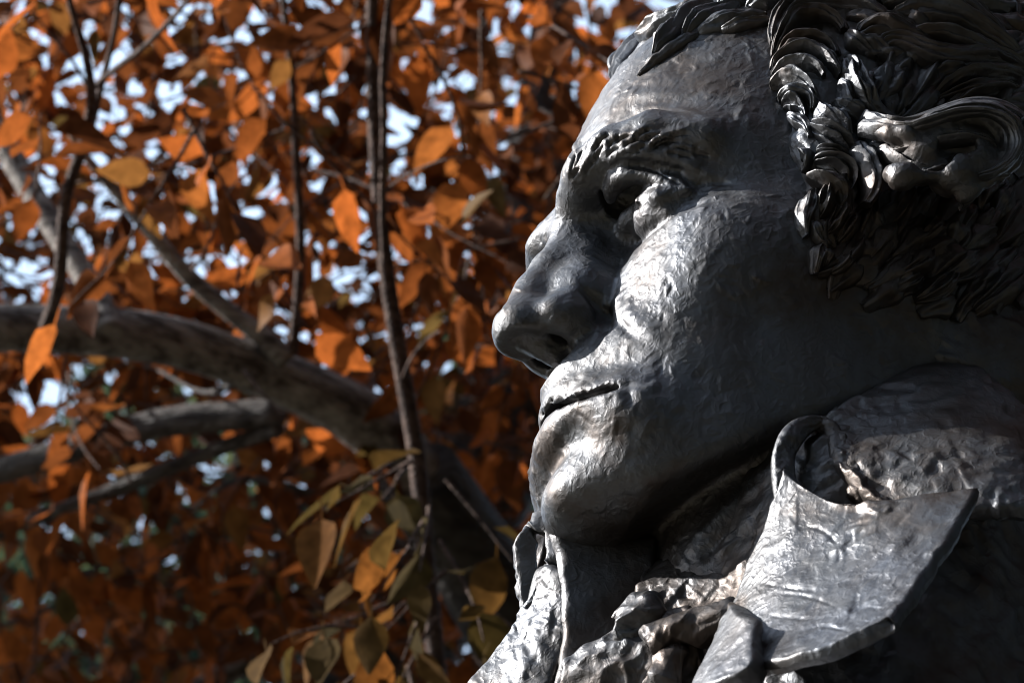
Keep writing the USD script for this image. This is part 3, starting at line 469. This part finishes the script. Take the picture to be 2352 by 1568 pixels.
for rows, sd in (([[(1300,1530,-6),(1360,1490,-1),(1430,1450,5),(1500,1425,12),(1590,1400,22)], [(1290,1570,-6),(1370,1530,2),(1440,1500,9),(1520,1470,16),(1610,1450,26)], [(1280,1620,-8),(1380,1610,0),(1450,1600,6),(1530,1590,14),(1620,1580,22)]], 41), ([[(1412,1425,6),(1440,1392,9),(1480,1372,12),(1510,1380,13)], [(1425,1450,9),(1455,1425,13),(1490,1405,16),(1520,1420,16)], [(1440,1480,7),(1465,1470,10),(1495,1460,12),(1530,1450,14)]], 42), ([[(1480,1465,14),(1540,1432,20),(1610,1410,27),(1690,1385,33)], [(1490,1485,17),(1550,1455,23),(1620,1435,30),(1685,1412,35)], [(1500,1510,12),(1560,1490,18),(1625,1470,24),(1680,1440,30)]], 43), ([[(1520,1500,15),(1545,1482,18),(1570,1490,20)], [(1508,1550,17),(1535,1530,20),(1562,1525,21)], [(1495,1600,14),(1525,1600,16),(1555,1600,18)]], 44)):
    m = sheet(rows, thick=4, nu=90, nv_=60, seed=sd, marks=60, lump=2.2, grain=15.0, ridged=True, size=(3, 8), amp=(0.1, 0.4)); part(statue, 'neckcloth_fold', (world(m[0]), m[1]), 'bronze', smooth=True)
lap = sheet([[(1217,1380,-31),(1240,1335,-25),(1262,1296,-19),(1310,1330,-14)], [(1196,1428,-34),(1240,1405,-27),(1275,1395,-19),(1322,1420,-15)], [(1150,1490,-38),(1203,1488,-30),(1245,1470,-22),(1305,1500,-17)], [(1075,1590,-45),(1132,1600,-36),(1192,1600,-28),(1260,1610,-22)]], thick=6, nu=60, nv_=90, seed=36, marks=200, lump=0.35)
part(statue, 'lapel', (world(lap[0]), lap[1]), 'bronze', smooth=True, label='far lapel of the coat under the chin')
inner = sheet([[(1262,1225,-13),(1390,1226,-8),(1510,1232,-3)], [(1290,1420,-14),(1395,1430,-9),(1500,1440,-4)], [(1265,1610,-18),(1380,1610,-10),(1490,1610,-5)]], thick=5, nu=40, nv_=50, seed=39, marks=60)
part(statue, 'coat_lining', (world(inner[0]), inner[1]), 'bronze', smooth=True)
m = lock([(1212,1400,-30),(1197,1340,-29),(1192,1285,-28),(1199,1235,-26),(1222,1214,-24),(1250,1214,-22),(1272,1245,-20),(1268,1288,-20),(1250,1320,-22),(1230,1360,-25),(1215,1400,-28)], 34, 3.0, 1, tip=0.7, root=0.8, sink=5, n=70, m=25, rough=2.5); part(statue, 'collar_fold', (world(m[0]), m[1]), 'bronze', smooth=True)
bk = sheet([[(1205,1240,-36),(1235,1225,-33),(1268,1240,-30)], [(1203,1310,-37),(1230,1310,-34),(1255,1310,-30)], [(1212,1390,-36),(1222,1390,-34),(1235,1380,-31)]], thick=5, nu=30, nv_=30, seed=37, marks=30); part(statue, 'collar_fold', (world(bk[0]), bk[1]), 'bronze', smooth=True)

# ---- the stone block it stands on, just below the picture
usdkit.material(stage, '/World/Looks/stone', {"g": ("geometry", {}), "n": ("noise_texture", {"scale": 14.0, "detail": 7.0}), "c": ("rgb_ramp", {"ramp": [(0.3, (0.12, 0.115, 0.11)), (0.7, (0.26, 0.25, 0.235))]}), "b": ("bump", {"strength": 0.4, "distance": 0.01}), "p": ("principled_bsdf", {"roughness": 0.85})},
                [("g.position", "n.vector"), ("n.fac", "c.fac"), ("c.color", "p.base_color"), ("n.fac", "b.height"), ("b.normal", "p.normal")], surface="p.BSDF")
foot = world([-90, 0, -550]); ped = thing('stone_pedestal', 'grey stone pedestal carrying the bronze bust', 'pedestal', (foot[0], foot[1], 0))
def block(w, d, z0, z1, bevel=0.02):
    c = [(sx * (w / 2 - e), sy * (d / 2 - e), z) for z, e in ((z0, bevel), (z0 + bevel, 0), (z1 - bevel, 0), (z1, bevel)) for sx in (-1, 1) for sy in (-1, 1)]
    h = trimesh.convex.convex_hull(np.array(c)); turn = np.array([AX[0] * [1, 1, 0], AX[1] * [1, 1, 0], [0, 0, 1]]); return np.array(h.vertices) @ turn + [foot[0], foot[1], 0], np.array(h.faces)
part(ped, 'plinth', block(1.5, 1.6, -0.1, 0.35), 'stone'); part(ped, 'shaft', block(1.15, 1.25, 0.35, foot[2] - 0.16), 'stone'); part(ped, 'cap', block(1.35, 1.45, foot[2] - 0.16, foot[2]), 'stone')
# ================================================================ bark, leaves, ground
def tree_bark(name, dark, pale, scale):
    usdkit.material(stage, '/World/Looks/' + name, {
        "g": ("geometry", {}), "mp": ("mapping", {"scale": (1, 1, 3.5)}), "n": ("noise_texture", {"scale": scale, "detail": 6.0, "roughness": 0.65}), "c": ("rgb_ramp", {"ramp": [(0.40, dark), (0.5, tuple(np.mean([dark, pale], 0))), (0.62, pale)]}),
        "n2": ("noise_texture", {"scale": scale * 3, "detail": 5.0}), "b": ("bump", {"strength": 0.9, "distance": 0.03}), "p": ("principled_bsdf", {"roughness": 0.8, "specular_ior_level": 0.25})},
        [("g.position", "mp.vector"), ("mp.vector", "n.vector"), ("mp.vector", "n2.vector"), ("n.fac", "c.fac"), ("c.color", "p.base_color"), ("n2.fac", "b.height"), ("b.normal", "p.normal")], surface="p.BSDF")
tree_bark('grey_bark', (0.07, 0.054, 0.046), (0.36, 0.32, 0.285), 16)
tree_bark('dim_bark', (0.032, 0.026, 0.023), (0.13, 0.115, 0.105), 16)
tree_bark('brown_bark', (0.05, 0.027, 0.02), (0.16, 0.10, 0.075), 30)
tree_bark('dark_bark', (0.02, 0.016, 0.014), (0.07, 0.06, 0.052), 12)
def leaf_look(name, stops, glow, gloss=0.55):
    """thin autumn leaves: colour differs from leaf to leaf, light comes through"""
    usdkit.material(stage, '/World/Looks/' + name, {
        "a": ("attribute", {"attribute": "tint"}), "g": ("geometry", {}), "c": ("rgb_ramp", {"ramp": stops}), "n": ("noise_texture", {"scale": 38.0, "detail": 6.0, "roughness": 0.7}), "nr": ("map_range", {"from_min": 0.32, "from_max": 0.68, "to_min": 0.5, "to_max": 1.25}),
        "m": ("mix", {"mix_type": "multiply", "fac": 1.0}), "t": ("mix", {"mix_type": "multiply", "fac": 1.0, "color2": glow}),
        "p": ("principled_bsdf", {"roughness": gloss, "specular_ior_level": 0.03}), "tr": ("translucent_bsdf", {}), "x": ("mix_closure", {"fac": 0.46})},
        [("a.fac", "c.fac"), ("g.position", "n.vector"), ("n.fac", "nr.value"), ("c.color", "m.color1"), ("nr.result", "m.color2"), ("m.color", "p.base_color"), ("m.color", "t.color1"), ("t.color", "tr.color"), ("p.BSDF", "x.closure1"), ("tr.BSDF", "x.closure2")], surface="x.closure")
leaf_look('orange_leaf', [(0, (0.06, 0.023, 0.012)), (0.3, (0.12, 0.040, 0.013)), (0.6, (0.23, 0.070, 0.018)), (0.86, (0.42, 0.118, 0.027)), (0.94, (0.24, 0.105, 0.03)), (1, (0.085, 0.068, 0.025))], (1.15, 1.02, 0.85))
leaf_look('olive_leaf', [(0, (0.05, 0.037, 0.016)), (0.4, (0.065, 0.046, 0.018)), (0.7, (0.10, 0.055, 0.02)), (1, (0.20, 0.075, 0.022))], (1.1, 1.0, 0.7), 0.8)
leaf_look('evergreen_leaf', [(0, (0.012, 0.022, 0.014)), (0.6, (0.018, 0.03, 0.018)), (1, (0.03, 0.036, 0.018))], (1.0, 1.1, 0.7))
leaf_look('green_leaf', [(0, (0.035, 0.055, 0.05)), (0.6, (0.05, 0.075, 0.062)), (1, (0.08, 0.09, 0.06))], (1.2, 1.3, 0.8))
usdkit.material(stage, '/World/Looks/litter', {"g": ("geometry", {}), "n": ("noise_texture", {"scale": 3.0, "detail": 8.0, "roughness": 0.7}), "c": ("rgb_ramp", {"ramp": [(0.35, (0.02, 0.03, 0.012)), (0.55, (0.05, 0.035, 0.015)), (0.7, (0.09, 0.04, 0.015))]}), "p": ("principled_bsdf", {"roughness": 0.95})},
                [("g.position", "n.vector"), ("n.fac", "c.fac"), ("c.color", "p.base_color")], surface="p.BSDF")
a = np.linspace(0, 2 * np.pi, 65)[:-1]
gv = np.vstack([[0, 0, 0]] + [np.stack([r * np.cos(a), r * np.sin(a), 0 * a], 1) for r in (12, 60, 1500)]); gf = [[0, 1 + i, 1 + (i + 1) % 64] for i in range(64)]
for k in range(2):
    for i in range(64): A, Bq, Cq, Dq = 1 + 64 * k + i, 1 + 64 * k + (i + 1) % 64, 65 + 64 * k + (i + 1) % 64, 65 + 64 * k + i; gf += [[A, Dq, Cq], [A, Cq, Bq]]
tag(stage.GetPrimAtPath(part('/World', 'ground', (gv, np.array(gf)), 'litter')), kind='structure')
# ================================================================ trees
TR = np.random.default_rng(42)
def at(x, y, d): return EYE + ray([x, y]) * d
def limb(pts, radii, sides=14, n=None, rough=0.06, seed=0):
    """a tapering limb through world points"""
    pts, radii = np.asarray(pts, float), np.asarray(radii, float); d = np.r_[0, np.cumsum(np.linalg.norm(np.diff(pts, axis=0), axis=1))]; n = n or max(6, int(len(pts) * 6))
    s = np.linspace(0, d[-1], n); c = CubicSpline(d, pts)(s) if len(pts) > 2 else np.stack([np.interp(s, d, pts[:, k]) for k in range(3)], -1); r = np.interp(s, d, radii)
    t = np.gradient(c, axis=0); t /= np.linalg.norm(t, axis=1, keepdims=True); u = np.cross(t, [0.31, 0.9, 0.3]); u /= np.linalg.norm(u, axis=1, keepdims=True); w = np.cross(t, u); an = np.arange(sides) * 2 * np.pi / sides
    ring = np.cos(an)[None, :, None] * u[:, None] + np.sin(an)[None, :, None] * w[:, None]
    k = r[:, None] * (1 + rough * 4 * (meshkit.fbm((c[:, None] + ring * r[:, None, None]) / (3.0 * r.max()) + seed, 3) - 0.5))
    v = (c[:, None] + ring * k[..., None]).reshape(-1, 3); i, j = np.meshgrid(np.arange(n - 1), np.arange(sides), indexing='ij'); i, j = i.ravel(), j.ravel(); j2 = (j + 1) % sides
    f = np.vstack([np.stack([i * sides + j, i * sides + j2, (i + 1) * sides + j2], 1), np.stack([i * sides + j, (i + 1) * sides + j2, (i + 1) * sides + j], 1)])
    v = np.vstack([v, c[0], c[-1]]); e = np.arange(sides); e2 = (e + 1) % sides
    return v, np.vstack([f, np.stack([np.full(sides, len(v) - 2), e2, e], 1), np.stack([np.full(sides, len(v) - 1), (n - 1) * sides + e, (n - 1) * sides + e2], 1)])
def leaf_shape(length, width, fold, curl, n=7, wave=0.0):
    """an ovate pointed leaf, folded along its midrib, on a short stalk: lies along x, faces z"""
    s = np.linspace(0, 1, n); half = width * 0.5 * np.sin(np.pi * s ** 0.72) ** 0.85 * (1 - 0.25 * s); half[[0, -1]] = 0.0015
    v, f = [], []
    for k in range(n):
        x = length * s[k]; z = -curl * length * s[k] ** 2
        v += [(x, -half[k], z + fold * half[k] + wave * math.sin(7 * s[k]) * half[k]), (x, 0, z), (x, half[k], z + fold * half[k] + wave * math.sin(7 * s[k] + 1.5) * half[k])]
    for k in range(n - 1):
        for c in (0, 1): A = 3 * k + c; f += [(A, A + 1, A + 4), (A, A + 4, A + 3)]
    m = len(v); v += [(-0.25 * length, -0.0008, 0.01), (-0.25 * length, 0.0008, 0.01), (0, 0.0012, 0), (0, -0.0012, 0)]; f += [(m, m + 1, m + 2), (m, m + 2, m + 3)]
    return np.array(v), np.array(f)
SHAPES = [leaf_shape(x[0] * 1.05, x[1] * 1.15, *x[2:]) for x in ((0.085, 0.046, 0.25, 0.10, 7, 0.1), (0.078, 0.044, 0.12, 0.25, 7, 0.2), (0.092, 0.047, 0.4, 0.05, 7, 0.0), (0.07, 0.042, 0.2, -0.12, 7, 0.15), (0.088, 0.04, 0.7, 0.2, 7, 0.1))]
def frame(along, face):
    x = along / np.linalg.norm(along); z = face - face @ x * x; z /= np.linalg.norm(z) + 1e-9
    return np.stack([x, np.cross(z, x), z])
def twig(start, along, length, rng, gap=0.042, size=1.0, droop=0.35):
    """a curving twig and its alternate leaves: (points, radii), [(rotation, place, size)]"""
    along = along / np.linalg.norm(along); n = max(4, int(length / gap)); side = np.cross(along, rng.normal(size=3)); side /= np.linalg.norm(side)
    p, d, pts, leaves = start.copy(), along.copy(), [start.copy()], []
    bend = side * rng.uniform(-0.08, 0.08)
    for k in range(n):
        d = d + bend + rng.normal(0, 0.07, 3) + np.array([0, 0, -0.02]); d /= np.linalg.norm(d); p = p + d * gap; pts.append(p.copy())
        if k < 1: continue
        s = side * (1 if k % 2 else -1) + rng.normal(0, 0.45, 3); g = d * rng.uniform(0.3, 0.9) + s * 0.9 + np.array([0, 0, -droop * rng.uniform(0.3, 2.2)]); g /= np.linalg.norm(g)
        face = np.array([-0.45, -0.1, 0.85]) + rng.normal(0, 0.55, 3)
        leaves.append((frame(g, face), p + g * 0.02, size * rng.uniform(0.72, 1.2)))
    return np.array(pts), np.linspace(0.0035, 0.0012, len(pts)), leaves
def pix(p):
    X = np.asarray(p) - EYE; z = X @ FWD
    return 1176 + X[..., 0] / z * DIST / SPAN * 2352, 784 - (X @ UPV) / z * DIST / SPAN * 2352, z
def foliage(tree, look, twigs, name_twigs=True, cap=300, shapes=SHAPES):
    """the leaves that show largest as single parts, the rest as one part; fine twigs as one part"""
    leaves = [l for t in twigs for l in t[2]]; pl = np.array([l[1] for l in leaves]); x, y, z = pix(pl)
    inside = (x > -20) & (x < 2372) & (y > -20) & (y < 1588) & (z > 0) & ~((x > 1320) & (y > 60)); score = np.where(inside, 1 / np.maximum(z, 0.1), 0) * np.array([l[2] for l in leaves]); order = np.argsort(-score)
    tints, late = np.random.default_rng(len(leaves)).uniform(size=len(leaves)), []; single = set(int(i) for i in order[:cap] if score[i] > 0); rest = []
    for i, (R, p, s) in enumerate(leaves):
        v, f = shapes[i % len(shapes)]; m = (v * s @ R + p, f)
        if i in single: part(tree, 'leaf', m, look, smooth=True, tint=float(tints[i]))
        else: rest.append(m); late += [tints[i]] * len(v)
    if rest: part(tree, 'foliage', join(rest), look, smooth=True, tint=np.array(late), kind='stuff')
    if name_twigs: part(tree, 'fine_twigs', join([limb(t[0], t[1], 5, len(t[0]), 0) for t in twigs]), 'brown_bark', smooth=True, kind='stuff')
def spray(n, box, depth, rng, bias=(0, 0, 0), length=(0.25, 0.5), keep=None, size=1.0):
    out = []
    while len(out) < n:
        q = np.array([rng.uniform(box[0], box[2]), rng.uniform(box[1], box[3])]); p = at(*q, rng.uniform(*depth))
        if keep is not None and not keep(p, rng): continue
        d = rng.normal(size=3) * [1, 1, 0.6] + np.array(bias); out.append(twig(p, d, rng.uniform(*length), rng, size=size))
    return out
def grow(tree, name, q, width, d0, d1, look, sides=14, **k):
    """a limb traced in the picture: (x, y) points, its width there, its distance from the camera at both ends"""
    q = np.asarray(q, float); w = np.interp(np.linspace(0, 1, len(q)), np.linspace(0, 1, len(width)), width); d = np.linspace(d0, d1, len(q))
    pts = [at(*x, dd) for x, dd in zip(q, d)]; part(tree, name, limb(pts, w / 2 / 2352 * SPAN / DIST * d, sides, seed=len(q)), look, smooth=True, **k)
    return pts
clump = lambda p, rng: meshkit.fbm((p * 2.6)[None], 3, 9)[0] > rng.uniform(0.30, 0.50)
# ---- the tree with the great limb
oak = thing('autumn_tree', 'large grey-barked tree with a thick limb crossing behind the bust and glowing orange leaves', 'tree', [*at(1500, 2400, 5.6)[:2], 0])
base = np.array([*at(1500, 2400, 5.6)[:2], 0.0])
tp = [base + [0, 0, -0.3], base + [0, 0, 1.2], at(1330, 1720, 5.5), at(1180, 1440, 5.4), at(1060, 1240, 5.3), at(960, 1090, 5.2)]
part(oak, 'trunk', limb(tp, [0.2, 0.16, 0.10, 0.088, 0.08, 0.075], 20, 50, 0.08), 'dark_bark', smooth=True)
grow(oak, 'limb', [(1000, 1130), (900, 1020), (780, 930), (620, 860), (450, 800), (280, 765), (100, 755), (-120, 745), (-600, 700)], [130, 136, 130, 120, 114, 112, 114, 110, 80], 5.25, 4.7, 'grey_bark', 20)
grow(oak, 'branch', [(250, 770), (225, 690), (160, 580), (90, 470), (20, 350), (-60, 200)], [70, 58, 55, 60, 50], 4.85, 5.1, 'grey_bark')
grow(oak, 'branch', [(660, 830), (560, 740), (460, 660), (380, 575), (310, 490), (230, 400), (160, 300)], [52, 44, 36, 28, 16], 5.0, 4.9, 'grey_bark')
grow(oak, 'branch', [(105, 750), (128, 680), (140, 600), (155, 440), (195, 320), (207, 180), (165, 20), (150, -80)], [34, 30, 28, 26, 18, 12], 4.65, 4.3, 'brown_bark', 10)
grow(oak, 'branch', [(160, 420), (205, 310), (232, 200), (262, 80), (270, -60)], [18, 17, 15, 12], 4.6, 4.5, 'brown_bark', 10)
grow(oak, 'branch', [(210, 215), (240, 178), (310, 125), (380, 60), (440, -10)], [13, 15, 14, 11], 4.5, 4.2, 'brown_bark', 10)
grow(oak, 'branch', [(672, 815), (680, 730), (690, 600), (688, 480), (680, 350), (672, 200), (655, 40), (645, -80)], [26, 24, 22, 19, 14], 5.0, 4.9, 'brown_bark', 10)
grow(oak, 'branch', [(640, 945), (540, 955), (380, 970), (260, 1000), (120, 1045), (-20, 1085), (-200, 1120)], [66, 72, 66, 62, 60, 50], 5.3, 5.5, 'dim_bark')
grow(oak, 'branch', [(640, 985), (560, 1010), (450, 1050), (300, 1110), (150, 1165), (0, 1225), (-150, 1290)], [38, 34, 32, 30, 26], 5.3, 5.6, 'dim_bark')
grow(oak, 'branch', [(1010, 1150), (800, 1160), (560, 1100), (480, 1140), (420, 1165)], [30, 20, 16, 12, 8], 5.4, 5.9, 'dark_bark', 8)
grow(oak, 'branch', [(560, 860), (470, 900), (400, 870), (330, 840)], [20, 12, 9, 6], 5.0, 5.5, 'dark_bark', 8)
for q in ([(205, 215), (150, 120), (100, 60), (60, -20)], [(440, 620), (480, 560), (500, 500), (560, 400)], [(690, 600), (620, 540), (540, 500)], [(240, 190), (255, 110), (275, 30), (280, -30)], [(150, 820), (140, 900), (120, 985)], [(300, 1110), (250, 1020), (180, 940), (150, 870)], [(560, 850), (600, 900), (650, 950)]):
    grow(oak, 'branch', q, [9, 8, 6, 4], 4.8, 4.7, 'brown_bark', 8)
A = spray(190, (-150, -150, 1400, 720), (5.35, 6.8), TR, (-0.2, 0, -0.2), keep=clump) + spray(26, (-150, -150, 1300, 600), (4.3, 5.0), TR, (-0.2, 0, -0.2), keep=clump) + spray(120, (-150, 700, 1350, 1750), (5.4, 6.6), TR, (0, 0, -0.2), keep=clump)
foliage(oak, 'orange_leaf', A)
# ---- the slim stem in front of it
slim = thing('young_tree', 'slim dark reddish-brown stem rising beside the great limb with olive leaves at its foot', 'tree', [*at(1000, 2600, 4.4)[:2], 0])
b = np.array([*at(1000, 2600, 4.4)[:2], 0.0])
part(slim, 'trunk', limb([b + [0, 0, -0.2], b + [0, 0, 1.0], at(1000, 1500, 4.45), at(975, 1250, 4.45), at(958, 1050, 4.45), at(928, 880, 4.45), at(905, 740, 4.45), at(882, 580, 4.45), at(868, 420, 4.45), at(858, 250, 4.45), at(855, 60, 4.45), at(850, -300, 4.45)], np.array([44, 44, 44, 44, 42, 40, 39, 37, 34, 32, 30, 22]) / 2 / 2352 * SPAN / DIST * 4.45, 12, 70, 0.04), 'brown_bark', smooth=True)
grow(slim, 'stem', [(885, 600), (880, 520), (880, 400), (882, 300), (880, 180), (888, 60), (897, -40), (905, -200)], [18, 19, 18, 18, 17, 14], 4.42, 4.3, 'brown_bark', 10)
for q in ([(925, 870), (960, 800), (1010, 760)], [(868, 420), (800, 380), (740, 320), (690, 270)], [(880, 440), (940, 400), (1010, 370), (1080, 360)], [(975, 1250), (930, 1180), (880, 1100), (860, 1060)], [(985, 1330), (940, 1260), (900, 1230), (850, 1215)], [(1000, 1420), (950, 1380), (920, 1390), (880, 1440)]):
    grow(slim, 'branch', q, [9, 7, 5, 4], 4.44, 4.3, 'brown_bark', 8)
SR = np.random.default_rng(5); tw = []
for (x, y), (dx, dy), L in [((905, 1010), (-1, .7), .26), ((930, 1020), (-.2, 1), .3), ((980, 1050), (.6, .8), .3), ((960, 1120), (-.5, 1), .3), ((930, 1170), (-.7, .9), .34), ((990, 1200), (.2, 1), .34), ((1000, 1270), (-.4, .8), .3), ((1060, 1340), (.7, .8), .3), ((1090, 1360), (.3, .9), .3), ((900, 1330), (-.7, .6), .34), ((850, 1400), (-.9, .3), .3), ((1000, 1400), (-.4, 1), .3), ((890, 1050), (-.7, .7), .26), ((950, 1330), (.3, 1), .3), ((1080, 1480), (.4, .6), .3), ((930, 1470), (-.3, .9), .3), ((840, 1500), (-.6, .6), .3), ((1020, 1500), (.1, 1), .3), ((880, 1220), (-.8, .8), .3)]:
    for xx, yy in ((x + SR.uniform(0, 50), y + SR.uniform(0, 60)),)[:1 if SR.uniform() < 0.85 else 0]: tw.append(twig(at(xx, yy, SR.uniform(3.9, 4.35)), np.array([dx, -0.2, -dy]) + SR.normal(0, .25, 3), L * 0.62, SR, 0.040, 1.0, 0.8))
foliage(slim, 'olive_leaf', tw)
# ---- trees behind
far = thing('autumn_tree', 'dark-stemmed tree with brown orange leaves behind the great limb', 'tree', [*at(520, 3200, 7.5)[:2], 0])
b = np.array([*at(520, 3200, 7.5)[:2], 0.0])
part(far, 'trunk', limb([b + [0, 0, -0.3], at(560, 2300, 7.4), at(700, 1750, 7.4), at(900, 1480, 7.3), at(1010, 1250, 7.2), at(1120, 1060, 7.2), at(1180, 880, 7.2), at(1200, 600, 7.2), at(1240, 300, 7.2), at(1260, -200, 7.2)], [0.2, 0.18, 0.17, 0.16, 0.15, 0.15, 0.13, 0.10, 0.07, 0.04], 14, 60, 0.08), 'dark_bark', smooth=True)
grow(far, 'limb', [(1130, 1080), (900, 1000), (830, 925), (780, 900)], [60, 50, 40, 30], 7.1, 6.9, 'grey_bark')
grow(far, 'branch', [(1060, 455), (940, 452), (820, 455), (700, 475), (590, 520), (480, 560)], [34, 42, 44, 40, 28], 6.9, 6.6, 'grey_bark')
grow(far, 'branch', [(880, 330), (770, 305), (700, 285), (600, 268), (500, 262), (380, 270), (300, 290)], [46, 44, 34, 30, 24, 16], 7.0, 6.6, 'dark_bark')
grow(far, 'branch', [(1075, 130), (1100, 90), (1120, 50), (1140, -40)], [22, 26, 26, 20], 6.8, 6.6, 'dark_bark')
grow(far, 'branch', [(860, 1410), (760, 1440), (660, 1470), (560, 1520), (460, 1590)], [64, 70, 66, 60], 6.6, 6.5, 'grey_bark')
grow(far, 'branch', [(640, 1280), (660, 1230), (690, 1150)], [36, 34, 26], 6.8, 6.9, 'dark_bark')
for q in ([(-50, 1350), (120, 1330), (300, 1280), (520, 1210), (640, 1200)], [(-50, 1440), (80, 1410), (230, 1340), (380, 1280)], [(500, 1450), (420, 1420), (300, 1380), (200, 1370)], [(1310, 470), (1300, 400), (1318, 300), (1330, 200), (1350, 100)]):
    grow(far, 'branch', q, [14, 12, 11, 9], 6.6, 6.4, 'dark_bark', 8)
FR = np.random.default_rng(8)
Bq = spray(130, (-200, -200, 1500, 800), (6.4, 8.4), FR, keep=clump) + spray(240, (-200, 780, 1400, 1800), (6.2, 8.4), FR, keep=clump) + spray(45, (2150, -150, 2500, 500), (4.5, 7), FR)
foliage(far, 'orange_leaf', Bq, cap=150)
tl = thing('evergreen_tree', 'distant bluish green tree showing dimly between the lower orange leaves', 'tree', [*at(300, 4000, 14)[:2], 0])
b = np.array([*at(300, 4000, 14)[:2], 0.0])
part(tl, 'trunk', limb([b + [0, 0, -.3], b + [0, 0, 5], at(330, 1300, 14)], [0.25, 0.2, 0.08], 10, 20), 'dark_bark', smooth=True)
GR = np.random.default_rng(3)
G = spray(420, (-300, 880, 1350, 2300), (12, 16), GR, (0, 0, -.3), (0.5, 0.9), size=2.0)
foliage(tl, 'green_leaf', G, cap=0)

# ---- the other trees of the park, all round the bust: their crowns are what the dark bronze mirrors and what shades it
def crown(centre, radii, n, look, rng, size=(4, 6.5), hollow=0.45, floor=0.05, keep=None):
    p = rng.normal(size=(n, 3)); p /= np.linalg.norm(p, axis=1, keepdims=True); p *= (rng.uniform(hollow, 1, n) ** 0.5 * (0.75 + 0.5 * meshkit.noise(p * 2.1 + centre[0])))[:, None]
    p = p * radii + centre; p = p[p[:, 2] > floor]; ms = []
    for q in p:
        if keep is not None and not keep(q): continue
        v, f = SHAPES[int(rng.integers(5))]; R = frame(rng.normal(size=3) + [0, 0, -.6], rng.normal(size=3) + [0, 0, .6]); ms.append((v * rng.uniform(*size) @ R + q, f))
    m = join(ms); return m, np.concatenate([np.full(len(v), x) for (v, _), x in zip(ms, rng.uniform(size=len(ms)))])
def park_tree(i, label, x, y, h, r, look, n=1300):
    t = thing('park_tree', label, 'tree', (x, y, 0), 'park trees round the bust'); rng = np.random.default_rng(100 + i); b = np.array([x, y, 0.0])
    part(t, 'trunk', limb([b + [0, 0, -.3], b + [rng.normal(0, .1), 0, h * .3], b + [rng.normal(0, .3), rng.normal(0, .3), h * .85]], [0.26, 0.2, 0.06], 10, 16), 'dark_bark', smooth=True)
    m, tint = crown(b + [0, 0, (h + 1.0) / 2], np.array([r, r, (h - 0.8) / 2]), n, look, rng, (6, 9)); part(t, 'crown', m, look, smooth=True, tint=tint, kind='stuff')
for i, a_ in enumerate([('dark park tree nearest the bust on its right', 4.8, 3.4, 13, 2.6, 'evergreen_leaf'), ('dark park tree to the right of the viewer', 5.6, -0.4, 14, 2.9, 'evergreen_leaf'), ('tall dark park tree behind the viewer at the right', 4.2, -4.2, 14, 3.0, 'evergreen_leaf'), ('dark park tree straight behind the viewer', 0.8, -5.6, 14, 3.0, 'evergreen_leaf'),
                        ('dark park tree behind the viewer at the left', -2.8, -6.2, 13, 2.9, 'evergreen_leaf'), ('farthest dark park tree on the right', 7.8, 6.6, 14, 3.2, 'evergreen_leaf'), ('dark park tree to the left behind the viewer', -6.4, -5.0, 11, 2.6, 'evergreen_leaf'), ('broad orange park tree far to the left of the bust', -8.2, 6.2, 9.5, 1.9, 'orange_leaf', 2200), ('tallest orange park tree far to the left behind the great limb', -10.6, 8.2, 13.0, 2.6, 'orange_leaf', 3000)]):
    park_tree(i, *a_)
roof = thing('canopy_tree', 'old tree whose orange crown spreads over the bust from behind it', 'tree', (3.2, 4.6, 0)); CR = np.random.default_rng(77); b = np.array([3.2, 4.6, 0.0])
part(roof, 'trunk', limb([b + [0, 0, -.3], b + [0, 0, 2.5], b + [-.2, -.3, 5], b + [-.8, -1.0, 8]], [0.32, 0.26, 0.2, 0.08], 14, 30), 'dark_bark', smooth=True)
for e in ([-3.6, -2.2, 6.6], [-1.5, -4.6, 6.8], [1.5, -3.0, 7.0], [-4.5, 0.8, 7.4]): part(roof, 'branch', limb([b + [-.2, -.3, 5], b + np.multiply(e, [.5, .5, .93]), b + e], [0.14, 0.09, 0.03], 8, 16), 'dark_bark', smooth=True)
def clear(q):
    x, y, z = pix(q); up = q - np.array([0.1, 1.8, 3.1]); line = up @ SUN
    u2 = q - np.array([-0.7, 4.8, 5.6]); l2 = u2 @ SUN
    if l2 > 0 and np.linalg.norm(u2 - l2 * SUN) < 2.1: return False
    return not (z > 0.2 and -500 < x < 2900 and -400 < y < 2000) and np.linalg.norm(up - line * SUN) > 0.9
m, tint = crown(np.array([2.9, 1.2, 6.9]), np.array([4.4, 5.6, 1.8]), 3200, 'orange_leaf', CR, (2.5, 4.5), 0.1, keep=clear); part(roof, 'crown', m, 'orange_leaf', smooth=True, tint=tint, kind='stuff')
